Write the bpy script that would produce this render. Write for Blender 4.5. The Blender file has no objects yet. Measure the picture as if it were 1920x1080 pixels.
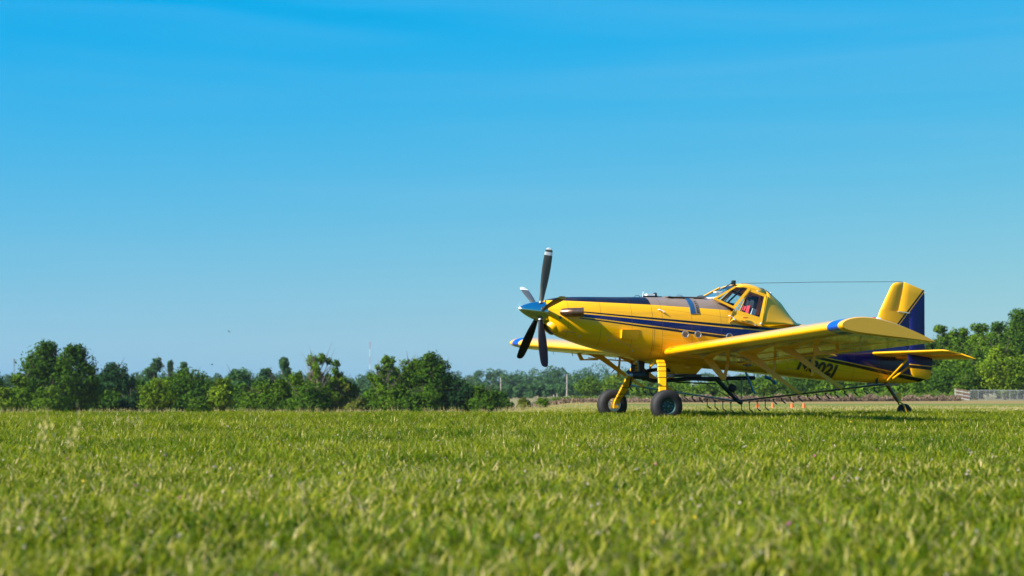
import bpy, bmesh, math, random
from mathutils import Vector, Matrix, noise
R = math.radians
sc = bpy.context.scene
COL = sc.collection

# ------------------------------------------------------------------ camera
F_PX, CAM_H, CAM_PITCH = 3582.1, 0.9374, 0.0484
cam_d = bpy.data.cameras.new('camera')
cam = bpy.data.objects.new('camera', cam_d); COL.objects.link(cam)
cam.location = (0, 0, CAM_H)
cam.rotation_euler = (R(90) + CAM_PITCH, 0, 0)
cam_d.sensor_width = 36.0
cam_d.lens = F_PX / 1920 * 36.0
cam_d.clip_start = 0.1
cam_d.clip_end = 9000
cam_d.dof.use_dof = True
cam_d.dof.focus_distance = 43.0
cam_d.dof.aperture_fstop = 2.0
sc.camera = cam

# ------------------------------------------------------------------ light
SUN_EL, SUN_AZ = R(38), R(208)      # azimuth measured anticlockwise from +X (camera right)
SUN_DIR = Vector((math.cos(SUN_EL) * math.cos(SUN_AZ), math.cos(SUN_EL) * math.sin(SUN_AZ), math.sin(SUN_EL)))
sun_d = bpy.data.lights.new('sun', 'SUN')
sun_d.energy = 4.6
sun_d.angle = R(0.53)
sun_d.color = (1.0, 0.94, 0.83)
sun = bpy.data.objects.new('sun', sun_d); COL.objects.link(sun)
sun.rotation_euler = (-SUN_DIR).to_track_quat('-Z', 'Y').to_euler()

world = bpy.data.worlds.new('World'); sc.world = world
world.use_nodes = True
wn, wl = world.node_tree.nodes, world.node_tree.links
wn.clear()
sky = wn.new('ShaderNodeTexSky'); sky.sky_type = 'NISHITA'; sky.sun_disc = False
sky.sun_elevation = SUN_EL
sky.sun_rotation = math.atan2(SUN_DIR.x, SUN_DIR.y)
sky.altitude = 200; sky.air_density = 1.0; sky.dust_density = 0.35; sky.ozone_density = 2.5
EXPOSURE = 1.3
SKY_STRENGTH = 0.10
# one colour grade for the whole sky (the photograph is strongly saturated): each output channel is a
# straight-line mix of the physical sky's own channels
sep = wn.new('ShaderNodeSeparateColor'); com = wn.new('ShaderNodeCombineColor')
def wmath(op, a, b):
    k = wn.new('ShaderNodeMath'); k.operation = op
    for i_, v_ in enumerate((a, b)):
        if isinstance(v_, (int, float)): k.inputs[i_].default_value = v_
        else: wl.new(v_, k.inputs[i_])
    return k.outputs[0]
wl.new(sky.outputs[0], sep.inputs[0])
sr, sg, sb = sep.outputs
wl.new(wmath('MAXIMUM', wmath('ADD', wmath('MULTIPLY', sr, .77), -1.72), .02), com.inputs[0])
wl.new(wmath('ADD', wmath('MULTIPLY', sg, .50), 2.42), com.inputs[1])
wl.new(wmath('MAXIMUM', wmath('ADD', wmath('MULTIPLY', sr, -.38), 9.25), sb), com.inputs[2])
bg = wn.new('ShaderNodeBackground'); bg.inputs['Strength'].default_value = SKY_STRENGTH / 2 ** EXPOSURE
wo = wn.new('ShaderNodeOutputWorld')
# faint high streaks of thin cirrus all over the dome
wtc = wn.new('ShaderNodeTexCoord'); wmp = wn.new('ShaderNodeMapping'); wmp.inputs['Rotation'].default_value = (.06, .10, 0); wmp.inputs['Scale'].default_value = (1.6, 1.6, 26)
wnz = wn.new('ShaderNodeTexNoise'); wnz.inputs['Scale'].default_value = 1.5; wnz.inputs['Detail'].default_value = 6; wnz.inputs['Distortion'].default_value = .6
wl.new(wtc.outputs['Generated'], wmp.inputs[0]); wl.new(wmp.outputs[0], wnz.inputs['Vector'])
wmr = wn.new('ShaderNodeMapRange'); wmr.inputs[1].default_value = .42; wmr.inputs[2].default_value = .75; wmr.inputs[4].default_value = .16
wl.new(wnz.outputs[0], wmr.inputs[0])
wmx = wn.new('ShaderNodeMix'); wmx.data_type = 'RGBA'; wmx.inputs[7].default_value = (2.8, 5.6, 8.0, 1)
wl.new(wmr.outputs[0], wmx.inputs[0]); wl.new(com.outputs[0], wmx.inputs[6])
wl.new(wmx.outputs[2], bg.inputs[0]); wl.new(bg.outputs[0], wo.inputs[0])

sc.view_settings.view_transform = 'Standard'
sc.view_settings.look = 'None'
sc.view_settings.exposure = EXPOSURE
sc.view_settings.gamma = 1.0
sc.view_settings.use_curve_mapping = False
sc.render.engine = 'CYCLES'
sc.cycles.max_bounces = 8
sc.cycles.transparent_max_bounces = 12
sc.cycles.volume_bounces = 0
sc.cycles.use_denoising = True
sc.cycles.sample_clamp_indirect = 6.0

rnd = random.Random(7)

# ------------------------------------------------------------------ helpers
def tag(o, label=None, cat=None, group=None, kind=None):
    if label: o['label'] = label
    if cat: o['category'] = cat
    if group: o['group'] = group
    if kind: o['kind'] = kind
    return o

def empty(name, loc=(0, 0, 0), rz=0.0):
    o = bpy.data.objects.new(name, None); COL.objects.link(o)
    o.empty_display_size = 0.3
    o.location = loc; o.rotation_euler = (0, 0, rz)
    return o

class MB:
    """collects faces, then links them as ONE mesh object"""
    def __init__(s): s.v = []; s.f = []; s.m = []; s.c = None
    def vert(s, p): s.v.append(tuple(p)); return len(s.v) - 1
    def face(s, idx, m=0): s.f.append(tuple(idx)); s.m.append(m)
    def poly(s, pts, m=0): s.face([s.vert(p) for p in pts], m)
    def box(s, lo, hi, m=0):
        x0, y0, z0 = lo; x1, y1, z1 = hi
        b = [s.vert(p) for p in ((x0,y0,z0),(x1,y0,z0),(x1,y1,z0),(x0,y1,z0),(x0,y0,z1),(x1,y0,z1),(x1,y1,z1),(x0,y1,z1))]
        for q in ((3,2,1,0),(4,5,6,7),(0,1,5,4),(1,2,6,5),(2,3,7,6),(3,0,4,7)): s.face([b[i] for i in q], m)
    def rings(s, rings, m=0, cap0=True, cap1=True, closed=True):
        ids = [[s.vert(p) for p in r] for r in rings]
        n = len(ids[0])
        for a, b in zip(ids[:-1], ids[1:]):
            for i in range(n if closed else n - 1):
                j = (i + 1) % n
                s.face((a[i], a[j], b[j], b[i]), m)
        if closed and cap0: s.face(ids[0][::-1], m)
        if closed and cap1: s.face(ids[-1], m)
        return ids
    def tube(s, pts, rad, n=8, m=0, caps=True):
        pts = [Vector(p) for p in pts]
        rads = rad if isinstance(rad, (list, tuple)) else [rad] * len(pts)
        rr = []
        for i, p in enumerate(pts):
            d = (pts[min(i + 1, len(pts) - 1)] - pts[max(i - 1, 0)]).normalized()
            u = d.cross(Vector((0, 0, 1)))
            if u.length < 1e-3: u = d.cross(Vector((1, 0, 0)))
            u.normalize(); w = d.cross(u)
            rr.append([p + (u * math.cos(2 * math.pi * k / n) + w * math.sin(2 * math.pi * k / n)) * rads[i] for k in range(n)])
        s.rings(rr, m, caps, caps)
    def lathe(s, prof, org, axis, n=28, m=0, cap0=True, cap1=True):
        """prof: (along axis, radius)"""
        a = Vector(axis).normalized(); u = a.cross(Vector((0, 0, 1)))
        if u.length < 1e-3: u = a.cross(Vector((1, 0, 0)))
        u.normalize(); w = a.cross(u); o = Vector(org)
        rr = [[o + a * t + (u * math.cos(2 * math.pi * k / n) + w * math.sin(2 * math.pi * k / n)) * max(r, 1e-4) for k in range(n)] for t, r in prof]
        s.rings(rr, m, cap0, cap1)
    def plate(s, poly, y, th, m=0):
        """extruded polygon given in (x,z), centred on y"""
        a = [s.vert((p[0], y - th / 2, p[1])) for p in poly]; b = [s.vert((p[0], y + th / 2, p[1])) for p in poly]
        s.face(a, m); s.face(b[::-1], m); n = len(a)
        for i in range(n): s.face((a[i], b[i], b[(i + 1) % n], a[(i + 1) % n]), m)
    def build(s, name, mats, parent=None, smooth=False, angle=35, fix=True):
        me = bpy.data.meshes.new(name)
        me.from_pydata(s.v, [], s.f)
        if not isinstance(mats, (list, tuple)): mats = [mats]
        for m in mats: me.materials.append(m)
        me.polygons.foreach_set('material_index', s.m)
        if fix:
            bm = bmesh.new(); bm.from_mesh(me)
            bmesh.ops.recalc_face_normals(bm, faces=bm.faces)
            bm.to_mesh(me); bm.free()
        if smooth:
            me.polygons.foreach_set('use_smooth', [True] * len(me.polygons))
            me.set_sharp_from_angle(angle=R(angle))
        me.update()
        o = bpy.data.objects.new(name, me); COL.objects.link(o)
        if parent: o.parent = parent
        return o

def pchip(xs, ys, x):
    """monotone-ish cubic interpolation through stations"""
    n = len(xs)
    if x <= xs[0]: return ys[0]
    if x >= xs[-1]: return ys[-1]
    i = max(k for k in range(n - 1) if xs[k] <= x)
    def slope(k):
        if k == 0: return (ys[1] - ys[0]) / (xs[1] - xs[0])
        if k == n - 1: return (ys[-1] - ys[-2]) / (xs[-1] - xs[-2])
        a = (ys[k] - ys[k-1]) / (xs[k] - xs[k-1]); b = (ys[k+1] - ys[k]) / (xs[k+1] - xs[k])
        return 0 if a * b <= 0 else 2 * a * b / (a + b)
    h = xs[i+1] - xs[i]; t = (x - xs[i]) / h
    return ((2*t**3 - 3*t**2 + 1) * ys[i] + (t**3 - 2*t**2 + t) * h * slope(i) + (-2*t**3 + 3*t**2) * ys[i+1] + (t**3 - t**2) * h * slope(i+1))

# ------------------------------------------------------------------ materials
def new_mat(name):
    m = bpy.data.materials.new(name); m.use_nodes = True
    n, l = m.node_tree.nodes, m.node_tree.links
    n.clear()
    out = n.new('ShaderNodeOutputMaterial')
    return m, n, l, out

def principled(n, l, out, col=(.5,.5,.5), rough=.5, metal=0, coat=0, spec=.5):
    p = n.new('ShaderNodeBsdfPrincipled')
    p.inputs['Base Color'].default_value = (*col, 1)
    p.inputs['Roughness'].default_value = rough
    p.inputs['Metallic'].default_value = metal
    p.inputs['Coat Weight'].default_value = coat
    p.inputs['Coat Roughness'].default_value = .06
    p.inputs['Specular IOR Level'].default_value = spec
    l.new(p.outputs[0], out.inputs[0])
    return p

def mat(name, col, rough=.5, metal=0, coat=0, var=.12, scale=6.0, spec=.5, bump=0.0):
    """plain material with a little procedural unevenness in colour and gloss"""
    m, n, l, out = new_mat(name)
    p = principled(n, l, out, col, rough, metal, coat, spec)
    tc = n.new('ShaderNodeTexCoord'); nz = n.new('ShaderNodeTexNoise')
    nz.inputs['Scale'].default_value = scale; nz.inputs['Detail'].default_value = 5
    l.new(tc.outputs['Object'], nz.inputs['Vector'])
    mr = n.new('ShaderNodeMapRange')
    mr.inputs[1].default_value = .3; mr.inputs[2].default_value = .7
    mr.inputs[3].default_value = 1 - var; mr.inputs[4].default_value = 1 + var * .5
    l.new(nz.outputs[0], mr.inputs[0])
    mx = n.new('ShaderNodeMix'); mx.data_type = 'RGBA'; mx.blend_type = 'MULTIPLY'; mx.inputs[0].default_value = 1
    mx.inputs[6].default_value = (*col, 1)
    l.new(mr.outputs[0], mx.inputs[7]); l.new(mx.outputs[2], p.inputs['Base Color'])
    if bump:
        b = n.new('ShaderNodeBump'); b.inputs['Strength'].default_value = bump; b.inputs['Distance'].default_value = .01
        l.new(nz.outputs[0], b.inputs['Height']); l.new(b.outputs[0], p.inputs['Normal'])
    return m

YEL = (0.80, 0.395, 0.001); BLU = (0.003, 0.005, 0.085); BLK = (0.004, 0.004, 0.006)
M = {}
M['yellow'] = mat('yellow_paint', YEL, .38, 0, .25, .08, 2.5, .35)
M['blue'] = mat('blue_paint', BLU, .3, 0, .6, .08, 3)
M['blue_band'] = mat('wing_band_blue_paint', (.004, .06, .42), .3, 0, .6, .08, 3)
M['black'] = mat('black_paint', BLK, .4, 0, .2, .1, 8)
M['chrome'] = mat('polished_spinner_metal', (.50, .54, .56), .07, 1, 0, .03, 3)
M['bronze'] = mat('heat_tinted_exhaust_metal', (.24, .13, .09), .3, .9, 0, .3, 9)
M['duct'] = mat('dark_inlet_lining', (.035, .018, .010), .7, 0, 0, .2, 9)
M['tyre'] = mat('tyre_rubber', (.012, .011, .013), .75, 0, 0, .3, 20, bump=.2)
M['rim_green'] = mat('green_grey_wheel_paint', (.03, .09, .085), .45, .2, 0, .3, 12)
M['rim_silver'] = mat('bare_brake_metal', (.55, .55, .53), .35, .9, 0, .3, 25)
M['steel'] = mat('brushed_steel', (.45, .46, .48), .35, 1, 0, .15, 15)
M['pipe_dark'] = mat('dark_spray_pipe', (.012, .02, .022), .4, .3, 0, .3, 10)
M['pipe_blue'] = mat('blue_tube', (.02, .13, .24), .35, .2, 0, .2, 10)
M['pipe_teal'] = mat('teal_boom_tube', (.025, .10, .13), .4, .3, 0, .25, 8)
M['rubber'] = mat('black_rubber', (.01, .01, .011), .6, 0, 0, .2, 12)
M['cockpit'] = mat('cockpit_lining', (.012, .016, .022), .7, 0, 0, .3, 9)
M['red'] = mat('red_webbing', (.55, .01, .02), .7, 0, 0, .15, 30)
M['white'] = mat('white_enamel', (.78, .78, .76), .4, 0, .2, .06, 8)
M['hopper'] = mat('fibreglass_hopper_lid', (.20, .145, .115), .45, 0, .1, .25, 5)
M['blue_panel'] = mat('blue_steel_panel', (.03, .10, .20), .3, .3, .2, .3, 6)
M['cone'] = mat('orange_marker_plastic', (.85, .14, .02), .5, 0, 0, .1, 10)
M['post'] = mat('galvanised_post', (.22, .25, .26), .5, .5, 0, .2, 12)
M['pole'] = mat('weathered_pole_wood', (.34, .29, .25), .85, 0, 0, .25, 3)
M['grey_wood'] = mat('weathered_grey_board', (.42, .38, .36), .85, 0, 0, .35, 7, bump=.3)
M['brown_wood'] = mat('brown_stained_board', (.20, .11, .08), .85, 0, 0, .35, 7, bump=.3)
M['shed'] = mat('pale_shed_cladding', (.62, .68, .70), .6, 0, 0, .15, 1.2)
M['shed_roof'] = mat('shed_roof_sheet', (.16, .28, .32), .5, .3, 0, .2, 1.5)
M['mast_red'] = mat('mast_red_hazed_paint', (.40, .22, .24), .6, 0, 0, .1, 1)  # red paled, distance haze put into the colour
M['mast_white'] = mat('mast_white_hazed_paint', (.50, .54, .58), .6, 0, 0, .1, 1)  # white dulled to blue-grey, haze painted in likewise
M['mast_grey'] = mat('mast_grey_steel', (.22, .28, .33), .6, .3, 0, .1, 1)
M['bird'] = mat('bird_feathers', (.02, .02, .025), .8, 0, 0, .2, 20)
M['bark'] = mat('tree_bark', (.10, .075, .055), .95, 0, 0, .4, 4, bump=.5)
M['twig'] = mat('dry_twig', (.15, .115, .10), .95, 0, 0, .3, 6)
M['lamp_red'] = mat('red_lens', (.5, .03, .02), .2, 0, .5, .05, 10)
M['lamp_clear'] = mat('clear_lens', (.6, .65, .65), .15, 0, .5, .05, 10)

def glass_mat():
    m, n, l, out = new_mat('canopy_glass')
    tr = n.new('ShaderNodeBsdfTransparent'); tr.inputs[0].default_value = (.80, .90, .92, 1)
    gl = n.new('ShaderNodeBsdfGlossy'); gl.inputs['Roughness'].default_value = .03
    fr = n.new('ShaderNodeFresnel'); fr.inputs['IOR'].default_value = 1.45
    mx = n.new('ShaderNodeMixShader')
    l.new(fr.outputs[0], mx.inputs[0]); l.new(tr.outputs[0], mx.inputs[1]); l.new(gl.outputs[0], mx.inputs[2])
    l.new(mx.outputs[0], out.inputs[0])
    return m
M['glass'] = glass_mat()

class NM:
    """tiny node-math helper"""
    def __init__(s, n, l): s.n, s.l = n, l
    def op(s, o, a, b=None):
        k = s.n.new('ShaderNodeMath'); k.operation = o
        for i, v in enumerate((a, b)):
            if v is None: continue
            if isinstance(v, (int, float)): k.inputs[i].default_value = v
            else: s.l.new(v, k.inputs[i])
        return k.outputs[0]
    def gt(s, a, b): return s.op('GREATER_THAN', a, b)
    def lt(s, a, b): return s.op('LESS_THAN', a, b)
    def both(s, a, b): return s.op('MULTIPLY', a, b)
    def add(s, a, b): return s.op('ADD', a, b)
    def mul(s, a, b): return s.op('MULTIPLY', a, b)
    def mix(s, f, a, b):
        k = s.n.new('ShaderNodeMix'); k.data_type = 'RGBA'
        if isinstance(f, (int, float)): k.inputs[0].default_value = f
        else: s.l.new(f, k.inputs[0])
        for i, v in ((6, a), (7, b)):
            if isinstance(v, tuple): k.inputs[i].default_value = (*v, 1)
            else: s.l.new(v, k.inputs[i])
        return k.outputs[2]
    def curve(s, x, pts, x0, x1, y0, y1):
        """piecewise linear function of x"""
        t = s.op('DIVIDE', s.op('SUBTRACT', x, x0), x1 - x0)
        c = s.n.new('ShaderNodeFloatCurve'); cm = c.mapping; cu = cm.curves[0]
        P = [((a - x0) / (x1 - x0), (b - y0) / (y1 - y0)) for a, b in pts]
        cu.points[0].location = P[0]; cu.points[1].location = P[-1]
        for q in P[1:-1]: cu.points.new(*q)
        for p in cu.points: p.handle_type = 'VECTOR'
        cm.update(); s.l.new(t, c.inputs['Value'])
        return s.add(s.mul(c.outputs[0], y1 - y0), y0)

def livery():
    """fuselage paint: yellow, dark nose top, brown hopper lid, swept stripes (flat print on the skin)"""
    m, n, l, out = new_mat('fuselage_livery_paint')
    p = principled(n, l, out, YEL, .3, 0, .3, .3)
    q = NM(n, l)
    tc = n.new('ShaderNodeTexCoord'); sp = n.new('ShaderNodeSeparateXYZ'); l.new(tc.outputs['Object'], sp.inputs[0])
    x, y, z = sp.outputs
    C = lambda pts: q.curve(x, pts, -3, 8, 0, 4)
    b1t = C([(-3, 2.615), (-1.52, 2.50), (-.24, 2.40), (1.86, 2.25), (4.0, 2.12), (5.2, 2.12), (6.2, 2.25), (8, 2.9)])
    b1b = C([(-3, 2.58), (-1.52, 2.47), (-.24, 2.36), (1.86, 2.19), (4.0, 2.05), (5.2, 2.05), (6.2, 2.18), (8, 2.8)])
    bt = C([(-3, 2.55), (-1.52, 2.44), (-.24, 2.335), (1.86, 2.165), (4.0, 2.02), (5.2, 2.02), (6.2, 2.15), (8, 2.77)])
    bb = C([(-3, 2.53), (-1.52, 2.372), (-.24, 2.225), (1.86, 1.995), (4.95, 1.44), (5.51, 1.35), (6.9, 1.11), (8, .93)])
    b2t = C([(-3, 2.51), (-1.52, 2.35), (-.24, 2.20), (1.86, 1.975), (4.95, 1.42), (5.51, 1.33), (6.9, 1.088), (8, .91)])
    b2b = C([(-3, 2.48), (-1.52, 2.322), (-.24, 2.16), (1.86, 1.91), (4.95, 1.35), (5.51, 1.255), (6.9, 1.0), (8, .82)])
    aft = q.gt(x, -1.66)
    nz = n.new('ShaderNodeTexNoise'); nz.inputs['Scale'].default_value = 3; nz.inputs['Detail'].default_value = 6
    l.new(tc.outputs['Object'], nz.inputs['Vector'])
    base = q.mix(q.mul(nz.outputs[0], .25), YEL, (.72, .36, .002))
    blk1 = q.both(aft, q.both(q.lt(z, b1t), q.gt(z, b1b)))
    blu = q.both(aft, q.both(q.lt(z, bt), q.gt(z, bb)))
    blk2 = q.both(aft, q.both(q.lt(z, b2t), q.gt(z, b2b)))
    c = q.mix(blk1, base, BLK); c = q.mix(blu, c, BLU); c = q.mix(blk2, c, BLK)
    top = C([(-3, 2.80), (-2.05, 2.752), (.08, 2.675), (2.0, 2.575), (2.4, 2.55), (8, 4.0)])
    over = q.gt(z, top)
    nose = q.both(over, q.lt(x, .08))
    hop = q.both(q.both(over, q.gt(x, .08)), q.lt(x, 2.35))
    c = q.mix(nose, c, (.006, .007, .016))
    hb = q.mix(nz.outputs[0], (.15, .105, .085), (.25, .19, .15))
    c = q.mix(hop, c, hb)
    mp = n.new('ShaderNodeMapping'); mp.inputs['Scale'].default_value = (.55, 1, 5.0); l.new(tc.outputs['Object'], mp.inputs[0])
    sk = n.new('ShaderNodeTexNoise'); sk.inputs['Scale'].default_value = 2.2; sk.inputs['Detail'].default_value = 7; l.new(mp.outputs[0], sk.inputs['Vector'])
    st_ = n.new('ShaderNodeMapRange'); st_.inputs[1].default_value = .52; st_.inputs[2].default_value = .78; l.new(sk.outputs[0], st_.inputs[0])
    c = q.mix(q.mul(st_.outputs[0], .25), c, (.16, .085, .02))
    lap = q.lt(q.op('FRACT', q.mul(q.add(x, .43), 1.35)), .018)
    lap2 = q.both(q.lt(q.op('FRACT', q.mul(q.add(z, q.mul(x, .11)), 2.3)), .022), q.gt(x, .1))
    c = q.mix(q.mul(q.op('MAXIMUM', lap, lap2), .45), c, (.10, .05, .01))
    rp = n.new('ShaderNodeTexNoise'); rp.inputs['Scale'].default_value = 2.6; rp.inputs['Detail'].default_value = 2; l.new(tc.outputs['Object'], rp.inputs['Vector'])
    bp = n.new('ShaderNodeBump'); bp.inputs['Strength'].default_value = .10; bp.inputs['Distance'].default_value = .03; l.new(rp.outputs[0], bp.inputs['Height']); l.new(bp.outputs[0], p.inputs['Normal'])
    l.new(c, p.inputs['Base Color'])
    l.new(q.add(q.mul(over, .25), q.mul(nz.outputs[0], .4)), p.inputs['Roughness'])
    l.new(q.mul(q.add(1.0, q.mul(over, -.85)), .3), p.inputs['Coat Weight'])
    return m
M['livery'] = livery()

def fin_paint(name, x0, z0, dx, dz, w=.045):
    """yellow ahead of a diagonal, then a black line, a yellow pinstripe and dark blue behind it"""
    m, n, l, out = new_mat(name)
    p = principled(n, l, out, YEL, .40, 0, .2, .3)
    q = NM(n, l)
    tc = n.new('ShaderNodeTexCoord'); sp = n.new('ShaderNodeSeparateXYZ'); l.new(tc.outputs['Object'], sp.inputs[0])
    L = math.hypot(dx, dz)
    d = q.add(q.mul(q.add(sp.outputs[0], -x0), dz / L), q.mul(q.add(sp.outputs[2], -z0), -dx / L))
    c = q.mix(q.both(q.gt(d, 0.), q.lt(d, w)), YEL, BLK)
    c = q.mix(q.gt(d, w + .02), c, BLU)
    l.new(c, p.inputs['Base Color'])
    return m
M['fin'] = fin_paint('tail_fin_paint', 6.89, 2.34, .74, .82)
M['finlet'] = fin_paint('finlet_paint', 6.3, 1.235, -1, .09, .075)

def wing_paint():
    m, n, l, out = new_mat('wing_paint')
    p = principled(n, l, out, YEL, .26, 0, .7, .5)
    q = NM(n, l)
    tc = n.new('ShaderNodeTexCoord'); sp = n.new('ShaderNodeSeparateXYZ'); l.new(tc.outputs['Object'], sp.inputs[0])
    ay = q.op('ABSOLUTE', sp.outputs[1])
    nz = n.new('ShaderNodeTexNoise'); nz.inputs['Scale'].default_value = 2.2; nz.inputs['Detail'].default_value = 6
    l.new(tc.outputs['Object'], nz.inputs['Vector'])
    c = q.mix(q.mul(nz.outputs[0], .25), YEL, (.66, .33, .002))
    c = q.mix(q.both(q.gt(ay, 8.50), q.lt(ay, 8.93)), c, (.004, .06, .42))
    c = q.mix(q.mul(q.lt(q.op('FRACT', q.mul(ay, 1.7)), .03), .35), c, (.12, .06, .01))
    l.new(c, p.inputs['Base Color'])
    b = n.new('ShaderNodeBump'); b.inputs['Strength'].default_value = .12; b.inputs['Distance'].default_value = .02
    l.new(nz.outputs[0], b.inputs['Height']); l.new(b.outputs[0], p.inputs['Normal'])
    return m
M['wing'] = wing_paint()

def blade_paint():
    m, n, l, out = new_mat('propeller_blade_paint')
    p = principled(n, l, out, (.05, .055, .05), .5, 0, 0)
    q = NM(n, l)
    at = n.new('ShaderNodeAttribute'); at.attribute_name = 'radius'
    r = at.outputs['Fac']
    w = q.add(q.gt(r, 1.415), q.both(q.gt(r, 1.29), q.lt(r, 1.365)))
    nz = n.new('ShaderNodeTexNoise'); nz.inputs['Scale'].default_value = 9
    c0 = q.mix(nz.outputs[0], (.055, .06, .055), (.085, .085, .075))
    l.new(q.mix(w, c0, (.8, .8, .8)), p.inputs['Base Color'])
    return m
M['blade'] = blade_paint()
M['blade_back'] = mat('propeller_blade_back_paint', (.006, .006, .008), .5, 0, 0, .2, 8, .15)

def leaf_mat(name, ca, cb, trans=.35):
    m, n, l, out = new_mat(name)
    q = NM(n, l)
    at = n.new('ShaderNodeAttribute'); at.attribute_name = 'shade'
    col = q.mix(at.outputs['Fac'], ca, cb)
    d = n.new('ShaderNodeBsdfDiffuse'); t = n.new('ShaderNodeBsdfTranslucent')
    l.new(col, d.inputs[0])
    tcol = n.new('ShaderNodeMix'); tcol.data_type = 'RGBA'; tcol.blend_type = 'MULTIPLY'; tcol.inputs[0].default_value = 1
    l.new(col, tcol.inputs[6]); tcol.inputs[7].default_value = (1.25, 1.15, .45, 1)
    l.new(tcol.outputs[2], t.inputs[0])
    mx = n.new('ShaderNodeMixShader'); mx.inputs[0].default_value = trans * .6
    l.new(d.outputs[0], mx.inputs[1]); l.new(t.outputs[0], mx.inputs[2])
    l.new(mx.outputs[0], out.inputs[0])
    return m
LEAF = {
    'deep': leaf_mat('deep_green_leaves', (.008, .032, .004), (.075, .150, .012)),
    'dark': leaf_mat('dark_blue_green_leaves', (.006, .022, .010), (.032, .084, .024)),
    'mid': leaf_mat('mid_green_leaves', (.014, .048, .004), (.125, .215, .014)),
    'light': leaf_mat('yellow_green_leaves', (.026, .068, .004), (.175, .255, .014)),
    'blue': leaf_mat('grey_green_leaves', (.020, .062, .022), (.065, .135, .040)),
    'olive': leaf_mat('olive_leaves', (.050, .070, .012), (.140, .160, .022)),
}

# ------------------------------------------------------------------ terrain
def sm(a, b, x):
    t = min(1, max(0, (x - a) / (b - a))); return t * t * (3 - 2 * t)
LFT = [(0, 0), (45, 0), (60, -.23), (80, -.58), (100, -.88), (200, -2.8), (300, -4.5), (450, -5.6), (700, -6.2), (1300, -9), (4000, -25)]
RGT = [(0, 0), (46, 0), (60, -.07), (80, -.31), (100, -.58), (200, -1.5), (300, -2.15), (450, -2.9), (700, -5.0), (1300, -9), (4000, -25)]
def ground_z(x, y):
    d = y
    if d <= 20: base = 0.0
    else:
        w = sm(-.02, .035, x / d)
        a = pchip([p[0] for p in LFT], [p[1] for p in LFT], d); b = pchip([p[0] for p in RGT], [p[1] for p in RGT], d)
        base = a * (1 - w) + b * w
    return base + .03 * noise.noise(Vector((x * .13, y * .13, 3.1))) * sm(0, 30, abs(y - 44))

def ground_mat():
    m, n, l, out = new_mat('field_soil_and_turf')
    p = principled(n, l, out, (.1, .14, .03), .95, 0, 0, .1)
    q = NM(n, l)
    tc = n.new('ShaderNodeTexCoord'); sp = n.new('ShaderNodeSeparateXYZ'); l.new(tc.outputs['Object'], sp.inputs[0])
    x, y, z = sp.outputs
    def nz(s, d=6):
        k = n.new('ShaderNodeTexNoise'); k.inputs['Scale'].default_value = s; k.inputs['Detail'].default_value = d
        l.new(tc.outputs['Object'], k.inputs['Vector']); return k.outputs[0]
    fine, mid, big = nz(9), nz(.6), nz(.05, 3)
    turf = q.mix(fine, (.055, .095, .008), (.14, .18, .022))
    turf = q.mix(q.mul(mid, .5), turf, (.15, .14, .05))
    gm = n.new('ShaderNodeMapRange'); gm.interpolation_type = 'SMOOTHSTEP'; l.new(y, gm.inputs[0]); gm.inputs[1].default_value = 95; gm.inputs[2].default_value = 135
    thatch = q.mix(fine, (.022, .034, .006), (.075, .085, .018))
    turf = q.mix(gm.outputs[0], thatch, turf)
    # mown dry strip that crosses the far right of the field
    mr = n.new('ShaderNodeMapRange'); mr.interpolation_type = 'SMOOTHSTEP'
    l.new(q.add(q.add(y, q.mul(x, -.12)), q.mul(big, 26)), mr.inputs[0])
    mr.inputs[1].default_value = 200; mr.inputs[2].default_value = 222
    straw = q.mix(mid, (.17, .12, .04), (.26, .175, .065))
    c = q.mix(mr.outputs[0], turf, straw)
    mr2 = n.new('ShaderNodeMapRange'); mr2.interpolation_type = 'SMOOTHSTEP'
    l.new(q.add(y, q.mul(big, 30)), mr2.inputs[0]); mr2.inputs[1].default_value = 275; mr2.inputs[2].default_value = 300
    c = q.mix(mr2.outputs[0], c, q.mix(mid, (.11, .13, .035), (.24, .17, .10)))
    l.new(c, p.inputs['Base Color'])
    b = n.new('ShaderNodeBump'); b.inputs['Strength'].default_value = .6; b.inputs['Distance'].default_value = .05
    l.new(fine, b.inputs['Height']); l.new(b.outputs[0], p.inputs['Normal'])
    return m

def build_ground():
    ys = [-300, -100, -40, -15, -5] + [i * 2.5 for i in range(0, 50)] + [125 + i * 12 for i in range(32)] + [520, 580, 650, 750, 900, 1100, 1400, 1900, 2600, 3400, 4500]
    nx = 64
    mb = MB(); ids = []
    for y in ys:
        w = max(70, abs(y) * .75 + 40)
        row = []
        for i in range(nx + 1):
            x = (i / nx * 2 - 1) * w
            row.append(mb.vert((x, y, ground_z(x, y))))
        ids.append(row)
    for a, b in zip(ids[:-1], ids[1:]):
        for i in range(nx): mb.face((a[i], a[i+1], b[i+1], b[i]))
    o = mb.build('ground', ground_mat(), smooth=True, angle=180)
    tag(o, kind='structure')
build_ground()

def at(px, d):
    """world x at image column px (1920 scale) for distance d"""
    return (px - 960) / F_PX * d
def top_z(py, d):
    return CAM_H - d * (py - 713.35) / F_PX

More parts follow.
